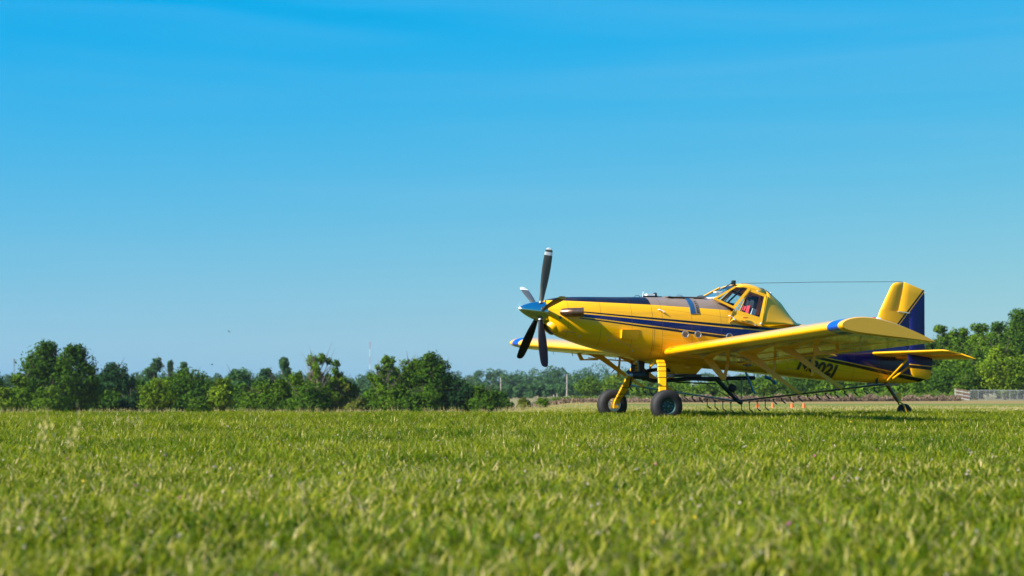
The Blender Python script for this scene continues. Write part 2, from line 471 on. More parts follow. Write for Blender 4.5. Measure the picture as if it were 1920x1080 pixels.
# ------------------------------------------------------------------ trees
def crown_mesh(name, blobs, n_leaf, size, seed, lmat, droop=0.0, shell=.62):
    """many small leaf faces spread through a set of clumps (cx,cy,cz,rx,ry,rz)"""
    r = random.Random(seed)
    vs, fs, sh = [], [], []
    vol = [b[3] * b[4] * b[5] for b in blobs]
    tot = sum(v ** .72 for v in vol)
    zlo = min(b[2] - b[5] for b in blobs); zhi = max(b[2] + b[5] for b in blobs)
    for b, v in zip(blobs, vol):
        k = int(n_leaf * v ** .72 / tot)
        tone = r.uniform(-.22, .22)
        off = Vector((r.uniform(0, 50), r.uniform(0, 50), r.uniform(0, 50)))
        made = 0
        tries = 0
        while made < k and tries < k * 5:
            tries += 1
            d = Vector((r.gauss(0, 1), r.gauss(0, 1), r.gauss(0, 1))).normalized()
            q_ = r.random(); rad = r.uniform(shell, 1.0) if q_ < .74 else (r.uniform(.2, 1.0) if q_ < .91 else r.uniform(1.0, 1.2))
            lump = noise.noise(d * 3.0 + off)
            rad = min(1.22, rad * (1 + .36 * lump))
            p = Vector((b[0] + d.x * rad * b[3], b[1] + d.y * rad * b[4], b[2] + d.z * rad * b[5]))
            if noise.noise(p * (1.1 / max(.4, size * 3)) + off) < -.12 and r.random() < .8: continue
            s = size * r.uniform(.55, 1.35)
            nrm = (d + Vector((r.uniform(-1, 1), r.uniform(-1, 1), r.uniform(-.6, 1.2))) * .9).normalized()
            u = nrm.cross(Vector((r.uniform(-1, 1), r.uniform(-1, 1), r.uniform(-1, 1)))).normalized(); w = nrm.cross(u)
            e = r.uniform(.35, .6)
            i = len(vs)
            vs += [tuple(p - u * s), tuple(p + w * s * e + u * s * .1), tuple(p + u * s), tuple(p - w * s * e)]
            fs.append((i, i + 1, i + 2, i + 3))
            t = .45 + tone + r.uniform(-.3, .3)
            sh.append(min(1, max(0, t)))
            made += 1
    me = bpy.data.meshes.new(name); me.from_pydata(vs, [], fs); me.materials.append(lmat)
    a = me.attributes.new('shade', 'FLOAT', 'FACE'); a.data.foreach_set('value', sh)
    return me

def tree_blobs(h, w, style, r):
    B = []
    if style in ('round', 'tall'):
        zc, rz = (h * .50, h * .47) if style == 'round' else (h * .50, h * .49)
        for i in range(44):
            d = Vector((r.gauss(0, 1), r.gauss(0, 1), r.gauss(0, 1))).normalized() * r.uniform(.45, .80)
            s = w * r.uniform(.15, .32)
            wz = 1.0 if style == 'round' else (1.08 - .30 * max(0, d.z))
            B.append((d.x * w * wz, d.y * w * wz, zc + d.z * rz, s, s, s * r.uniform(.7, 1.05)))
        B.append((0, 0, zc * .95, w * .86, w * .86, rz * .84))
        for i in range(4):
            a = r.uniform(0, 6.28); q = r.uniform(0, .35) * w; s = w * r.uniform(.22, .34)
            B.append((math.cos(a) * q, math.sin(a) * q, h * .97 - s * r.uniform(.7, 1.0), s, s, s))
    elif style == 'round_old':
        n = 15
        for i in range(n):
            t = r.uniform(.10, .86); a = r.uniform(0, 6.28)
            rr = w * (math.sin(math.pi * (.12 + .8 * t)) ** .8) * r.uniform(.25, .72)
            s = w * r.uniform(.26, .44)
            B.append((math.cos(a) * rr, math.sin(a) * rr, h * t, s, s, s * r.uniform(.7, 1.0)))
        B.append((0, 0, h * .86, w * .42, w * .42, h * .13)); B.append((0, 0, h * .5, w * .75, w * .75, h * .33))
    elif style == 'tall':
        n = 16
        for i in range(n):
            t = r.uniform(.10, .93); a = r.uniform(0, 6.28)
            rr = w * (1.05 - t * .75) * r.uniform(.2, .75)
            s = w * r.uniform(.24, .40)
            B.append((math.cos(a) * rr, math.sin(a) * rr, h * t, s, s, s * r.uniform(.9, 1.5)))
        B.append((0, 0, h * .5, w * .6, w * .6, h * .38)); B.append((w * .1, 0, h * .9, w * .26, w * .26, h * .10))
    elif style == 'shrub':
        n = 15
        for i in range(n):
            t = r.uniform(.1, .82); a = r.uniform(0, 6.28)
            rr = w * (1.0 - .6 * t) * r.uniform(.3, .85)
            s = w * r.uniform(.22, .36)
            B.append((math.cos(a) * rr, math.sin(a) * rr, h * t, s, s, s * r.uniform(.6, .95)))
        B.append((0, 0, h * .35, w * .85, w * .85, h * .37))
    elif style == 'poplar':
        for i in range(9):
            t = .2 + .75 * i / 8; s = w * r.uniform(.5, .8) * (1.1 - .5 * t)
            B.append((r.uniform(-.3, .3) * w, r.uniform(-.3, .3) * w, h * t, s, s, h * .09))
    elif style == 'sparse':
        n = 46
        for i in range(n):
            t = r.uniform(.12, .95); a = r.uniform(0, 6.28)
            rr = w * (.30 + .70 * math.sin(math.pi * min(1, t * .95))) * r.uniform(.1, .95)
            s = w * r.uniform(.09, .19)
            B.append((math.cos(a) * rr, math.sin(a) * rr, h * t, s, s, s * r.uniform(.9, 1.6)))
        B.append((0, 0, h * .3, w * .7, w * .7, h * .28))
    return B

def trunk_mesh(name, h, w, r, twigs=False):
    mb = MB()
    br = .022 * h + .05
    lean = r.uniform(-.04, .04) * h
    mb.tube([(0, 0, -.3), (lean * .2, 0, h * .12), (lean * .6, 0, h * .4), (lean, 0, h * .72), (lean * 1.1, 0, h * .9)], [br * 1.35, br, br * .75, br * .4, br * .12], 7)
    for i in range(11 if not twigs else 34):
        t = r.uniform(.14, .7); a = r.uniform(0, 6.28); L = w * r.uniform(.45, .95) * (1 - t * .35)
        p0 = Vector((lean * t, 0, h * t)); d = Vector((math.cos(a), math.sin(a), r.uniform(.45, 1.3 if not twigs else 2.2)))
        p1 = p0 + d * L * .5; p2 = p0 + d * L * .92 + Vector((0, 0, L * .15))
        q = br * (.45 if not twigs else .28)
        mb.tube([p0, p1, p2], [q, q * .6, q * .15], 5)
        for j in range(2):
            e = Vector((r.uniform(-1, 1), r.uniform(-1, 1), r.uniform(.3, 1.2))) * L * .35
            mb.tube([p1, p1 + e], [q * .4, q * .1], 4)
    me = bpy.data.meshes.new(name)
    me.from_pydata(mb.v, [], mb.f); me.materials.append(M['twig'] if twigs else M['bark'])
    for p in me.polygons: p.use_smooth = True
    return me

def tree(px, d, top, hw, style, leaf, label, name='broadleaf_tree', cat='tree', group=None, dens=1.0, leafsize=.30, seed=None, base=None):
    """px column, distance, image row of the top, half width in pixels"""
    x = at(px, d); gz = ground_z(x, d) if base is None else base
    h = top_z(top, d) - gz; w = hw * d / F_PX * 1.22
    s = seed if seed is not None else int(px * 7 + d)
    r = random.Random(s)
    leafsize *= .78
    root = empty(name, (x, d, gz), r.uniform(0, 6.28)); tag(root, label, cat, group)
    t = bpy.data.objects.new('trunk', trunk_mesh('trunk', h, w, r, style == 'sparse')); COL.objects.link(t); t.parent = root
    n = int(min(20000, 210 * dens * (h * w) ** .85 * (.3 / leafsize) ** 1.6)) + 500
    c = bpy.data.objects.new('crown', crown_mesh('crown', tree_blobs(h * .98, w, style, r), n, leafsize, s, LEAF[leaf])); COL.objects.link(c); c.parent = root
    return root

TR = [
 # left group
 (88, 268, 634, 50, 'tall', 'deep', 'tallest tree at far left, left half of a twin-crowned pair', 1.25, .30),
 (146, 266, 641, 40, 'tall', 'deep', 'right-hand tree of the twin-crowned pair at far left', 1.25, .30),
 (42, 262, 690, 28, 'shrub', 'mid', 'low leafy tree against the left foot of the twin-crowned pair', 1.0, .28),
 (8, 255, 722, 38, 'shrub', 'light', 'bright green bush cut by the left edge of the picture', 1.0, .26),
 (95, 252, 718, 36, 'shrub', 'mid', 'green bush at the foot of the tallest left tree', 1.0, .26),
 (214, 285, 677, 40, 'round', 'dark', 'dark blue-green round tree right of the twin-crowned pair', 1.2, .30),
 (248, 275, 722, 26, 'shrub', 'dark', 'dark low bush under the right side of the dark round tree', 1.0, .28),
 (288, 420, 672, 20, 'poplar', 'blue', 'grey-green tree with the highest top behind the broad hedge trees', 1.2, .42),
 (319, 430, 677, 9, 'poplar', 'blue', 'narrow grey-green treetop beside the highest hedge tree', 1.1, .42),
 (350, 430, 679, 15, 'poplar', 'blue', 'right-hand grey-green treetop above the broad hedge tree', 1.1, .42),
 (345, 290, 691, 62, 'round', 'deep', 'broad dome-shaped green tree in the middle of the left hedge', 1.15, .30),
 (298, 262, 706, 36, 'round', 'light', 'sunlit yellow-green tree in front of the broad dome tree', 1.1, .27),
 (372, 262, 738, 24, 'shrub', 'mid', 'small bush between the two sunlit yellow-green trees', 1.0, .25),
 (416, 264, 706, 24, 'round', 'light', 'slender sunlit yellow-green tree left of the grey-green tree', 1.1, .27),
 (447, 320, 688, 32, 'round', 'blue', 'grey-green tree left of the shrubby thicket', 1.2, .34),
 (480, 270, 722, 34, 'shrub', 'mid', 'low shrub at the left end of the thicket', 1.0, .26),
 (500, 380, 687, 20, 'tall', 'blue', 'grey-green tree rising behind the left end of the thicket', 1.1, .38),
 (536, 400, 672, 15, 'poplar', 'blue', 'narrow pale tree standing tallest behind the thicket', 1.2, .40),
 (520, 266, 703, 40, 'shrub', 'mid', 'rounded green shrub in the left half of the thicket', 1.1, .27),
 (596, 262, 660, 46, 'sparse', 'mid', 'thinly leaved tree with bare twigs showing, tallest of the thicket', 1.5, .24),
 (575, 258, 722, 46, 'shrub', 'deep', 'dark bush under the thinly leaved tree', 1.1, .27),
 (640, 262, 696, 26, 'sparse', 'olive', 'ragged bush at the right end of the thicket', .9, .25),
 (668, 256, 742, 22, 'shrub', 'olive', 'lowest olive bush beside the gap in the hedge', .9, .24),
 (722, 262, 662, 28, 'sparse', 'mid', 'airy left crown of the big tree clump by the aircraft', .9, .25),
 (770, 266, 668, 52, 'round', 'mid', 'full middle tree of the big clump by the aircraft', 1.2, .28),
 (812, 262, 656, 38, 'round', 'deep', 'dense dark-topped tree, highest of the big clump by the aircraft', 1.25, .28),
 (728, 256, 716, 36, 'shrub', 'mid', 'bush at the left foot of the big clump by the aircraft', 1.0, .26),
 (790, 254, 724, 44, 'shrub', 'deep', 'dark bush at the foot of the big clump by the aircraft', 1.0, .26),
 (860, 262, 706, 36, 'round', 'dark', 'dark rounded tree right of the big clump', 1.2, .27),
 (912, 260, 716, 36, 'shrub', 'deep', 'dark spreading bush, last of the clump under the far wing tip', 1.15, .26),
 # small bushes in the gap
 (983, 205, 742, 14, 'shrub', 'olive', 'small olive bush on the dry bank left of the main wheels', 1.0, .16),
 (1018, 205, 744, 12, 'shrub', 'mid', 'small green bush beside a dead branch on the dry bank', 1.0, .16),
 # behind the aircraft
 (1105, 520, 706, 26, 'round', 'mid', 'sunlit green tree just left of the far main wheel', 1.0, .40),
 (1158, 500, 702, 30, 'round', 'light', 'bright green tree seen behind the far main wheel', 1.0, .40),
 (1210, 480, 712, 28, 'shrub', 'mid', 'green tree seen between the two main wheels', 1.0, .40),
 (1262, 470, 708, 30, 'round', 'mid', 'green tree behind the near main wheel', 1.0, .40),
 (1318, 430, 716, 36, 'round', 'mid', 'green tree under the aircraft belly left of the spray pump', 1.0, .38),
 (1385, 420, 706, 40, 'round', 'deep', 'green tree behind the spray pump under the wing', 1.0, .38),
 (1450, 400, 700, 38, 'round', 'mid', 'green tree under the wing beside the blue tube', 1.0, .36),
 (1512, 390, 694, 38, 'round', 'deep', 'dark green tree below the registration letters', 1.0, .36),
 (1575, 380, 690, 38, 'round', 'mid', 'green tree below the rear fuselage', 1.0, .35),
 (1632, 365, 668, 38, 'round', 'deep', 'dark tree behind the tail wheel strut', 1.0, .35),
 (1690, 350, 655, 40, 'round', 'deep', 'dark green tree behind the tail fin', 1.0, .34),
 # wood on the right
 (1745, 345, 634, 26, 'round', 'mid', 'lowest treetop of the right wood, against the rudder', 1.15, .33),
 (1766, 352, 604, 22, 'tall', 'mid', 'pointed treetop standing up right of the rudder', 1.2, .33),
 (1768, 322, 690, 34, 'round', 'deep', 'dark tree at the edge of the wood below the tailplane tip', 1.2, .31),
 (1800, 350, 609, 28, 'round', 'mid', 'rounded tree in the wood above the tailplane tip', 1.2, .33),
 (1838, 356, 600, 28, 'round', 'mid', 'domed tree in the middle of the right wood', 1.2, .33),
 (1872, 352, 598, 24, 'round', 'deep', 'dark domed tree beside the tallest tree of the right wood', 1.2, .33),
 (1830, 326, 655, 34, 'round', 'mid', 'leafy front tree above the wooden gate', 1.2, .31),
 (1800, 318, 706, 22, 'shrub', 'mid', 'bush at the edge of the wood left of the wooden gate', 1.0, .28),
 (1882, 316, 642, 44, 'round', 'light', 'big yellow-green tree in front of the wood above the chain-link fence', 1.3, .29),
 (1912, 350, 572, 34, 'tall', 'deep', 'tallest tree of the right wood at the picture edge', 1.25, .33),
 (1938, 322, 668, 34, 'round', 'deep', 'dark tree cut by the right edge above the chain-link fence', 1.2, .31),
 (1968, 345, 580, 40, 'round', 'mid', 'tree just beyond the right edge of the picture', 1.0, .36),
 (-30, 280, 690, 40, 'round', 'deep', 'tree just beyond the left edge of the picture', 1.0, .34),
]
for (px, d, top, hw, st, lf, lab, dn, ls) in TR:
    bush = st == 'shrub'
    tree(px, d, top, hw, st, lf, lab, 'bush' if bush else 'broadleaf_tree', 'bush' if bush else 'tree',
         'left hedge' if px < 960 else ('right wood' if px > 1700 else 'trees behind the aircraft'), dn, ls)

def crown_mass(name, leaf, label, fill, seed):
    """tree crowns that read as one mass, joined into one object; fill(crown, r) places them"""
    vs, fs, sh = [], [], []
    r = random.Random(seed)
    def crown(x, y, gz, h, w, per=75, ls=1.0):
        tone = r.uniform(-.25, .25)
        for k in range(r.choice((5, 6, 7))):
            t = r.uniform(.15, .88); a = r.uniform(0, 6.28); rr = w * r.uniform(.1, .7)
            c = Vector((x + math.cos(a) * rr, y + math.sin(a) * rr, gz + h * t)); s = w * r.uniform(.4, .62)
            for i in range(per):
                dv = Vector((r.gauss(0, 1), r.gauss(0, 1), r.gauss(0, 1) + .25)).normalized()
                p = c + dv * s * r.uniform(.7, 1.1)
                n = (dv + Vector((r.uniform(-1, 1), r.uniform(-1, 1), r.uniform(-.5, 1))) * .8).normalized()
                u = n.cross(Vector((r.uniform(-1, 1), r.uniform(-1, 1), r.uniform(-1, 1)))).normalized() * r.uniform(.35, .75) * ls; w2 = n.cross(u) * .6
                j = len(vs); vs.extend((tuple(p - u), tuple(p + w2), tuple(p + u), tuple(p - w2))); fs.append((j, j+1, j+2, j+3))
                sh.append(min(1, max(0, .45 + tone + r.uniform(-.3, .3))))
    fill(crown, r)
    me = bpy.data.meshes.new(name); me.from_pydata(vs, [], fs); me.materials.append(LEAF[leaf])
    a = me.attributes.new('shade', 'FLOAT', 'FACE'); a.data.foreach_set('value', sh)
    o = bpy.data.objects.new(name, me); COL.objects.link(o)
    tag(o, label, 'wood', kind='stuff')
def fill_far(crown, r):
    rows = [(1150, 0, 1720, 698, 11), (960, 0, 1700, 708, 9), (820, 640, 1700, 722, 8), (720, 640, 1660, 738, 7)]
    for (d, p0, p1, top, step) in rows:
        px = p0 - 60
        while px < p1 + 60:
            dd = d * r.uniform(.97, 1.04); x = at(px, dd); gz = ground_z(x, dd)
            tp = top - (9 * noise.noise(Vector((px * .011, d * .01, 0))) + r.uniform(-5, 4))
            if 940 < px < 1180 and d > 900: tp -= 8
            h = max(5, top_z(tp, dd) - gz)
            crown(x, dd, gz, h, r.uniform(.34, .5) * h * .8)
            px += step * r.uniform(.8, 1.3)
    for px, tp in ((922, 690), (934, 691), (950, 692), (842, 700), (986, 696), (1012, 693), (1085, 690), (1112, 688), (1135, 690)):
        x = at(px, 1120); gz = ground_z(x, 1120); crown(x, 1120, gz, top_z(tp, 1120) - gz, 3.6)
def fill_left(crown, r):
    for px in range(-60, 660, 10):
        for d_, tp in ((300, 722), (284, 744)):
            x = at(px, d_); gz = ground_z(x, d_); crown(x, d_ + r.uniform(-5, 5), gz, top_z(tp + r.uniform(-6, 12), d_) - gz, r.uniform(2.0, 3.0), 110, .6)
    for px in range(690, 945, 9):
        x = at(px, 280); gz = ground_z(x, 280); crown(x, 280 + r.uniform(-5, 5), gz, top_z(pchip([690, 720, 800, 860, 945], [740, 705, 700, 722, 745], px) + r.uniform(-4, 8), 280) - gz, r.uniform(1.8, 2.6), 110, .6)
def fill_right(crown, r):
    for px in range(1560, 2060, 9):
        for d_, dt in ((378, 4), (410, 0), (345, 55)):
            tp = pchip([1560, 1700, 1745, 1775, 1850, 1890, 1925, 2060], [705, 668, 640, 618, 612, 600, 588, 585], px) + dt + r.uniform(-6, 10)
            x = at(px, d_); gz = ground_z(x, d_); crown(x, d_ + r.uniform(-8, 8), gz, top_z(tp, d_) - gz, r.uniform(2.6, 3.8), 110, .7)
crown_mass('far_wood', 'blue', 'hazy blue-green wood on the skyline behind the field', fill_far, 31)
crown_mass('hedge_depth', 'deep', 'dark green thicket filling the left hedge between its trees', fill_left, 32)
crown_mass('wood_depth', 'mid', 'green mass of the right wood behind its front trees', fill_right, 33)

# ------------------------------------------------------------------ aircraft
PSI = .3496
air = empty('crop_duster_airplane', (2.9224, 44.2653, 0), PSI)
tag(air, 'yellow and blue single-engine crop duster parked on the grass', 'airplane')
# local frame: x aft along the ground heading, y to starboard (away from camera), z up; port side is -y

ST = [ # x, top, bottom, half width, exponent
 (-2.31, 2.770, 2.275, .255, 2.1), (-2.19, 2.798, 2.12, .335, 2.2), (-2.07, 2.82, 1.975, .40, 2.3), (-1.79, 2.845, 1.865, .47, 2.4), (-1.29, 2.855, 1.71, .55, 2.5),
 (-.62, 2.86, 1.55, .61, 2.6), (.05, 2.87, 1.385, .655, 2.7), (.40, 2.87, 1.33, .67, 2.7), (1.2, 2.87, 1.26, .68, 2.7), (1.80, 2.865, 1.21, .685, 2.7),
 (1.98, 2.80, 1.20, .685, 2.9), (2.15, 2.66, 1.185, .685, 3.2), (2.35, 2.46, 1.17, .68, 3.8), (2.8, 2.36, 1.13, .665, 4.0), (3.3, 2.33, 1.08, .62, 3.8), (3.95, 2.315, 1.015, .535, 3.2),
 (4.4, 2.255, .975, .475, 3.0), (5.1, 2.16, .93, .385, 2.8), (5.67, 2.08, .905, .31, 2.8), (6.3, 1.98, .875, .235, 2.8), (6.9, 1.86, .87, .16, 2.6), (7.30, 1.60, .885, .11, 2.5), (7.48, 1.30, .90, .09, 2.4), (7.68, 1.06, .965, .05, 2.2)]
SX = [s[0] for s in ST]
def fus(x, k): return pchip(SX, [s[k] for s in ST], x)
def fring(x, grow=0.0, n=96):
    zt, zb, w, e = fus(x, 1) + grow, fus(x, 2) - grow, fus(x, 3) + grow, fus(x, 4)
    zc, hh = (zt + zb) / 2, (zt - zb) / 2
    out = []
    for i in range(n):
        t = 2 * math.pi * i / n
        c, s = math.cos(t), math.sin(t)
        out.append((x, w * math.copysign(abs(c) ** (2 / e), c), zc + hh * math.copysign(abs(s) ** (2 / e), s)))
    return out
def side_y(x, z, grow=0.0):
    """half width of the fuselage at height z"""
    zt, zb, w, e = fus(x, 1), fus(x, 2), fus(x, 3), fus(x, 4)
    zc, hh = (zt + zb) / 2, (zt - zb) / 2
    q = min(.999, abs(z - zc) / hh)
    return w * (1 - q ** e) ** (1 / e) + grow

mb = MB(); xs = [-2.31 + 2.385 * i / 30 for i in range(31)]
mb.rings([fring(x) for x in xs]); mb.build('engine_cowling', M['livery'], air, True, 50)
mb = MB(); xs = [.085 + 7.595 * i / 90 for i in range(91)]
mb.rings([fring(x) for x in xs]); mb.build('fuselage', M['livery'], air, True, 50)
mb = MB(); mb.rings([fring(.06, -.006), fring(.10, -.006)]); mb.build('cowl_seam', M['black'], air, True)

# spinner and propeller
TH = .1185
AX = Vector((math.cos(TH), 0, -math.sin(TH)))      # pointing aft
UP = Vector((math.sin(TH), 0, math.cos(TH)))
HUB = Vector((-2.4397, 0, 2.5097))
tip = HUB - AX * .52
prof = []
for i in range(19):
    t = i / 18
    prof.append((t * .66, .235 * (1 - (1 - t) ** 1.75) ** .72))
mb = MB(); mb.lathe(prof, tip, AX, 40, 0, False, True)
spinner = mb.build('spinner', M['chrome'], air, True, 60)
mb = MB(); mb.lathe([(0, .21), (.06, .205)], HUB + AX * .142, AX, 32); mb.build('spinner_backplate', M['black'], air, True)
mb = MB(); mb.lathe([(0, .262), (.03, .27), (.05, .262)], HUB + AX * .19, AX, 36); mb.build('cowl_nose_ring', M['yellow'], air, True)

PHI0 = 1.4498
def blade(an):
    r = Vector((0, -math.cos(an), 0)) + UP * math.sin(an)          # port is -y
    t = Vector((0, -math.sin(an), 0)) - UP * math.cos(an)          # painted face direction
    a = -AX
    secs = [(.17, .10, .095, 12), (.28, .11, .09, 11), (.40, .135, .065, 10), (.58, .175, .045, 8), (.80, .205, .034, 5), (1.02, .215, .026, 2), (1.22, .205, .020, -1), (1.36, .185, .015, -3), (1.425, .15, .012, -4), (1.452, .10, .010, -4), (1.462, .045, .006, -4)]
    mb = MB(); rad = []
    n = 12; rr = []
    for (q, ch, th, tw) in secs:
        cd = (a * math.cos(R(tw)) + t * math.sin(R(tw))); td = (t * math.cos(R(tw)) - a * math.sin(R(tw)))
        ring = []
        for i in range(n):
            s = 2 * math.pi * i / n
            ring.append(HUB + r * q + cd * (math.cos(s) * ch / 2) + td * (math.sin(s) * th / 2))
            rad.append(q)
        rr.append(ring)
    ids = [[mb.vert(p) for p in g] for g in rr]
    for A, B in zip(ids[:-1], ids[1:]):
        for i in range(n):
            j = (i + 1) % n
            mb.face((A[i], A[j], B[j], B[i]), 0 if i < n // 2 else 1)
    mb.face(ids[0][::-1], 1); mb.face(ids[-1], 1)
    # insert extra rings is not needed: the tip bands follow the radius attribute
    o = mb.build('propeller_blade', [M['blade'], M['blade_back']], air, True, 60)
    at_ = o.data.attributes.new('radius', 'FLOAT', 'POINT'); at_.data.foreach_set('value', rad)
    cb = MB(); cb.lathe([(.13, .075), (.19, .075), (.20, .06), (.245, .058)], HUB, r, 18); cb.build('blade_cuff', M['steel'], o, True)
for k in range(5): blade(PHI0 + k * 2 * math.pi / 5)

# chin air inlet
mb = MB()
C0 = Vector((-2.235, 0, 2.105)); d = Vector((-.77, 0, -.64)).normalized(); u = Vector((0, 1, 0)); w = d.cross(u)
def oval(c, a, b, n=28): return [c + u * a * math.cos(2*math.pi*i/n) + w * b * math.sin(2*math.pi*i/n) for i in range(n)]
mb.rings([oval(C0 - d * .30, .30, .21), oval(C0 - d * .12, .285, .20), oval(C0 - d * .02, .262, .185), oval(C0 + d * .008, .245, .17), oval(C0 - d * .01, .228, .157)], 0, False, False)
inlet = mb.build('chin_inlet', M['yellow'], air, True, 60)
mb = MB(); mb.rings([oval(C0 - d * .01, .228, .157), oval(C0 - d * .16, .18, .12), oval(C0 - d * .17, .01, .01)], 0, False, True)
mb.build('inlet_duct', M['duct'], inlet, True)

# exhaust stacks, side details
for s in (-1, 1):
    p0 = Vector((-2.02, s * .34, 2.475)); p1 = Vector((-1.93, s * .475, 2.475)); p2 = Vector((-1.80, s * .56, 2.48)); p3 = Vector((-1.62, s * .645, 2.485))
    mb = MB(); mb.tube([p0, p1, p2, p3], [.095, .10, .098, .094], 20)
    ex = mb.build('exhaust_stack', M['bronze'], air, True, 50)
    mb = MB(); mb.lathe([(0, .101), (.025, .104), (.045, .101)], p3 - (p3 - p2).normalized() * .045, (p3 - p2), 20, 0, False, False); mb.build('exhaust_lip', M['bronze'], ex, True)
    mb = MB(); mb.lathe([(0, .08), (.004, .001)], p3 - (p3 - p2).normalized() * .012, (p3 - p2), 20); mb.build('exhaust_bore', M['black'], ex)
    y = lambda x, z, g=0: s * side_y(x, z, g)
    # cowl side scoop
    mb = MB()
    P = [(-.70, 2.09), (-.70, 1.90), (-.30, 1.86), (-.24, 2.10)]
    g = [.085, .075, .0, .0]
    a = [mb.vert((x, y(x, z, -.02), z)) for x, z in P]; b = [mb.vert((x, y(x, z, .012 + k), z)) for (x, z), k in zip(P, g)]
    mb.face(b); mb.face(a)
    for i in range(4): mb.face((a[i], a[(i+1) % 4], b[(i+1) % 4], b[i]))
    mb.build('cowl_scoop', M['yellow'], air)
    mb = MB(); mb.lathe([(0, .034), (.012, .034)], (-2.09, y(-2.09, 2.36, -.002), 2.36), (-.3, s, 0), 16); mb.build('nose_port', M['rim_green'], air)
    # vents: three round ports on the hopper side
    for (x, z) in ((.88, 2.00), (1.20, 2.00), (2.0, 1.95)):
        o_ = (x, y(x, z, -.01), z)
        mb = MB(); mb.lathe([(0, .088), (.03, .088), (.04, .074), (.03, .062), (0, .06)], o_, (0, s, 0), 24, 0, False, False)
        prt = mb.build('tank_port_ring', M['steel'], air, True, 40)
        mb = MB(); mb.lathe([(.0, .062), (.016, .061)], o_, (0, s, 0), 20); mb.build('port_cover', M['hopper'], prt)
    # grab handles / steps
    for (x, z, L) in ((.24, 2.56, .13), (2.02, 2.44, .10)):
        mb = MB(); mb.tube([(x, y(x, z, -.01), z), (x + .01, y(x, z, .045), z + .005), (x + L, y(x + L, z - .05, .045), z - .05), (x + L, y(x + L, z - .05, -.01), z - .055)], .011, 8)
        mb.build('grab_handle', M['white'], air, True)
    # fuel cap, drain and latch spots
    for (x, z) in ((-1.62, 1.95), (-.95, 1.86), (-.35, 1.62)):
        mb = MB(); mb.lathe([(0, .026), (.012, .022)], (x, y(x, z, -.003), z), (0, s, -.2), 12); mb.build('cowl_latch', M['steel'], air)
    # panel line strips (recess covers)
    for (x0, z0, x1, z1) in ((.15, 2.16, .72, 2.11), (.12, 1.52, .12, 2.12), (-2.02, 2.06, -1.72, 2.02), (3.58, 1.38, 3.58, 1.22), (3.58, 1.22, 3.92, 1.20), (-1.05, 1.98, -.12, 1.60)):
        mb = MB(); n_ = 6
        for i in range(n_):
            xa, za = x0 + (x1-x0)*i/n_, z0 + (z1-z0)*i/n_; xb, zb = x0 + (x1-x0)*(i+1)/n_, z0 + (z1-z0)*(i+1)/n_
            ww = Vector((-(z1-z0), 0, x1-x0)).normalized() * .0045
            mb.poly([(xa - ww.x, y(xa, za, .003), za - ww.z), (xb - ww.x, y(xb, zb, .003), zb - ww.z), (xb + ww.x, y(xb, zb, .003), zb + ww.z), (xa + ww.x, y(xa, za, .003), za + ww.z)])
        mb.build('panel_seam', M['bronze'], air)
    # rivet row
    mb = MB()
    for i in range(16):
        x = .16 + i * .036; z = 1.93 - .004 * i
        mb.lathe([(0, .006), (.004, .003)], (x, y(x, z, -.001), z), (0, s, 0), 6)
    ro = mb.build('rivet_row', M['yellow'], air); ro['kind'] = 'stuff'

# hopper lid, strap and top clutter
def top_strip(x0, x1, zlo, grow, n=20, tilt=0.0):
    """band wrapped over the fuselage top between the two sides at height zlo"""
    mb = MB(); rr = []
    for x in (x0, x0 + .004, x1 - .004, x1):
        g = grow if x0 < x < x1 else -.004
        zt, zb, w_, e = fus(x, 1), fus(x, 2), fus(x, 3), fus(x, 4); zc, hh = (zt+zb)/2, (zt-zb)/2
        t0 = math.asin(min(1, max(-1, ((zlo - zc) / hh)) ) ** (e / 2)) if zlo > zc else 0
        ring = []
        for i in range(n + 1):
            t = t0 + (math.pi - 2 * t0) * i / n; c, s = math.cos(t), math.sin(t)
            ring.append((x + tilt * (1 - s), (w_ + g) * math.copysign(abs(c) ** (2 / e), c), zc + (hh + g) * abs(s) ** (2 / e)))
        rr.append(ring)
    mb.rings(rr, 0, False, False, False)
    return mb
top_strip(1.04, 1.17, 2.47, .014).build('hopper_strap', M['blue_panel'], air, True)
hs = top_strip(1.17, 1.27, 2.47, .013).build('hopper_hinge_band', M['hopper'], air, True)
for s in (-1, 1):
    for i in range(6):
        z = 2.52 + i * .048; x = 1.22; yy = s * side_y(x, z, .016)
        mb = MB(); mb.box((x - .02, yy - .012, z - .012), (x + .02, yy + .012, z + .012)); mb.build('hinge_clip', M['black'], hs)
mb = MB(); mb.box((.62, -.30, 2.868), (1.55, .30, 2.885)); lid = mb.build('hopper_hatch', M['hopper'], air)
for x in (.64, .95, 1.5):
    mb = MB(); mb.box((x, -.33, 2.876), (x + .05, .33, 2.896)); mb.build('hatch_bar', M['steel'], lid)
mb = MB(); mb.tube([(.95, -.05, 2.88), (.98, -.05, 2.93), (1.08, -.05, 2.93), (1.11, -.05, 2.88)], .008, 6); mb.build('hatch_handle', M['steel'], lid, True)
mb = MB(); mb.lathe([(-.05, .12), (.02, .12), (.055, .09), (.07, .03)], (1.62, 0, 2.865), (0, 0, 1), 20); mb.build('filler_dome', M['bronze'], air, True)
mb = MB(); mb.tube([(-.10, 0, 2.86), (-.06, 0, 2.905), (.02, 0, 2.905), (.06, 0, 2.86)], .008, 6); mb.build('lifting_loop', M['pipe_teal'], air, True)
mb = MB(); mb.plate([(.10, 2.86), (.14, 2.86), (.15, 3.0), (.135, 3.0)], 0, .012); mb.build('whip_antenna', M['white'], air)
gps = MB(); gps.box((.20, -.07, 2.905), (.40, .07, 2.95)); g_ = gps.build('top_camera_box', M['white'], air)
mb = MB(); mb.box((.12, -.09, 2.872), (.46, .09, 2.903)); mb.build('camera_base', M['black'], g_)
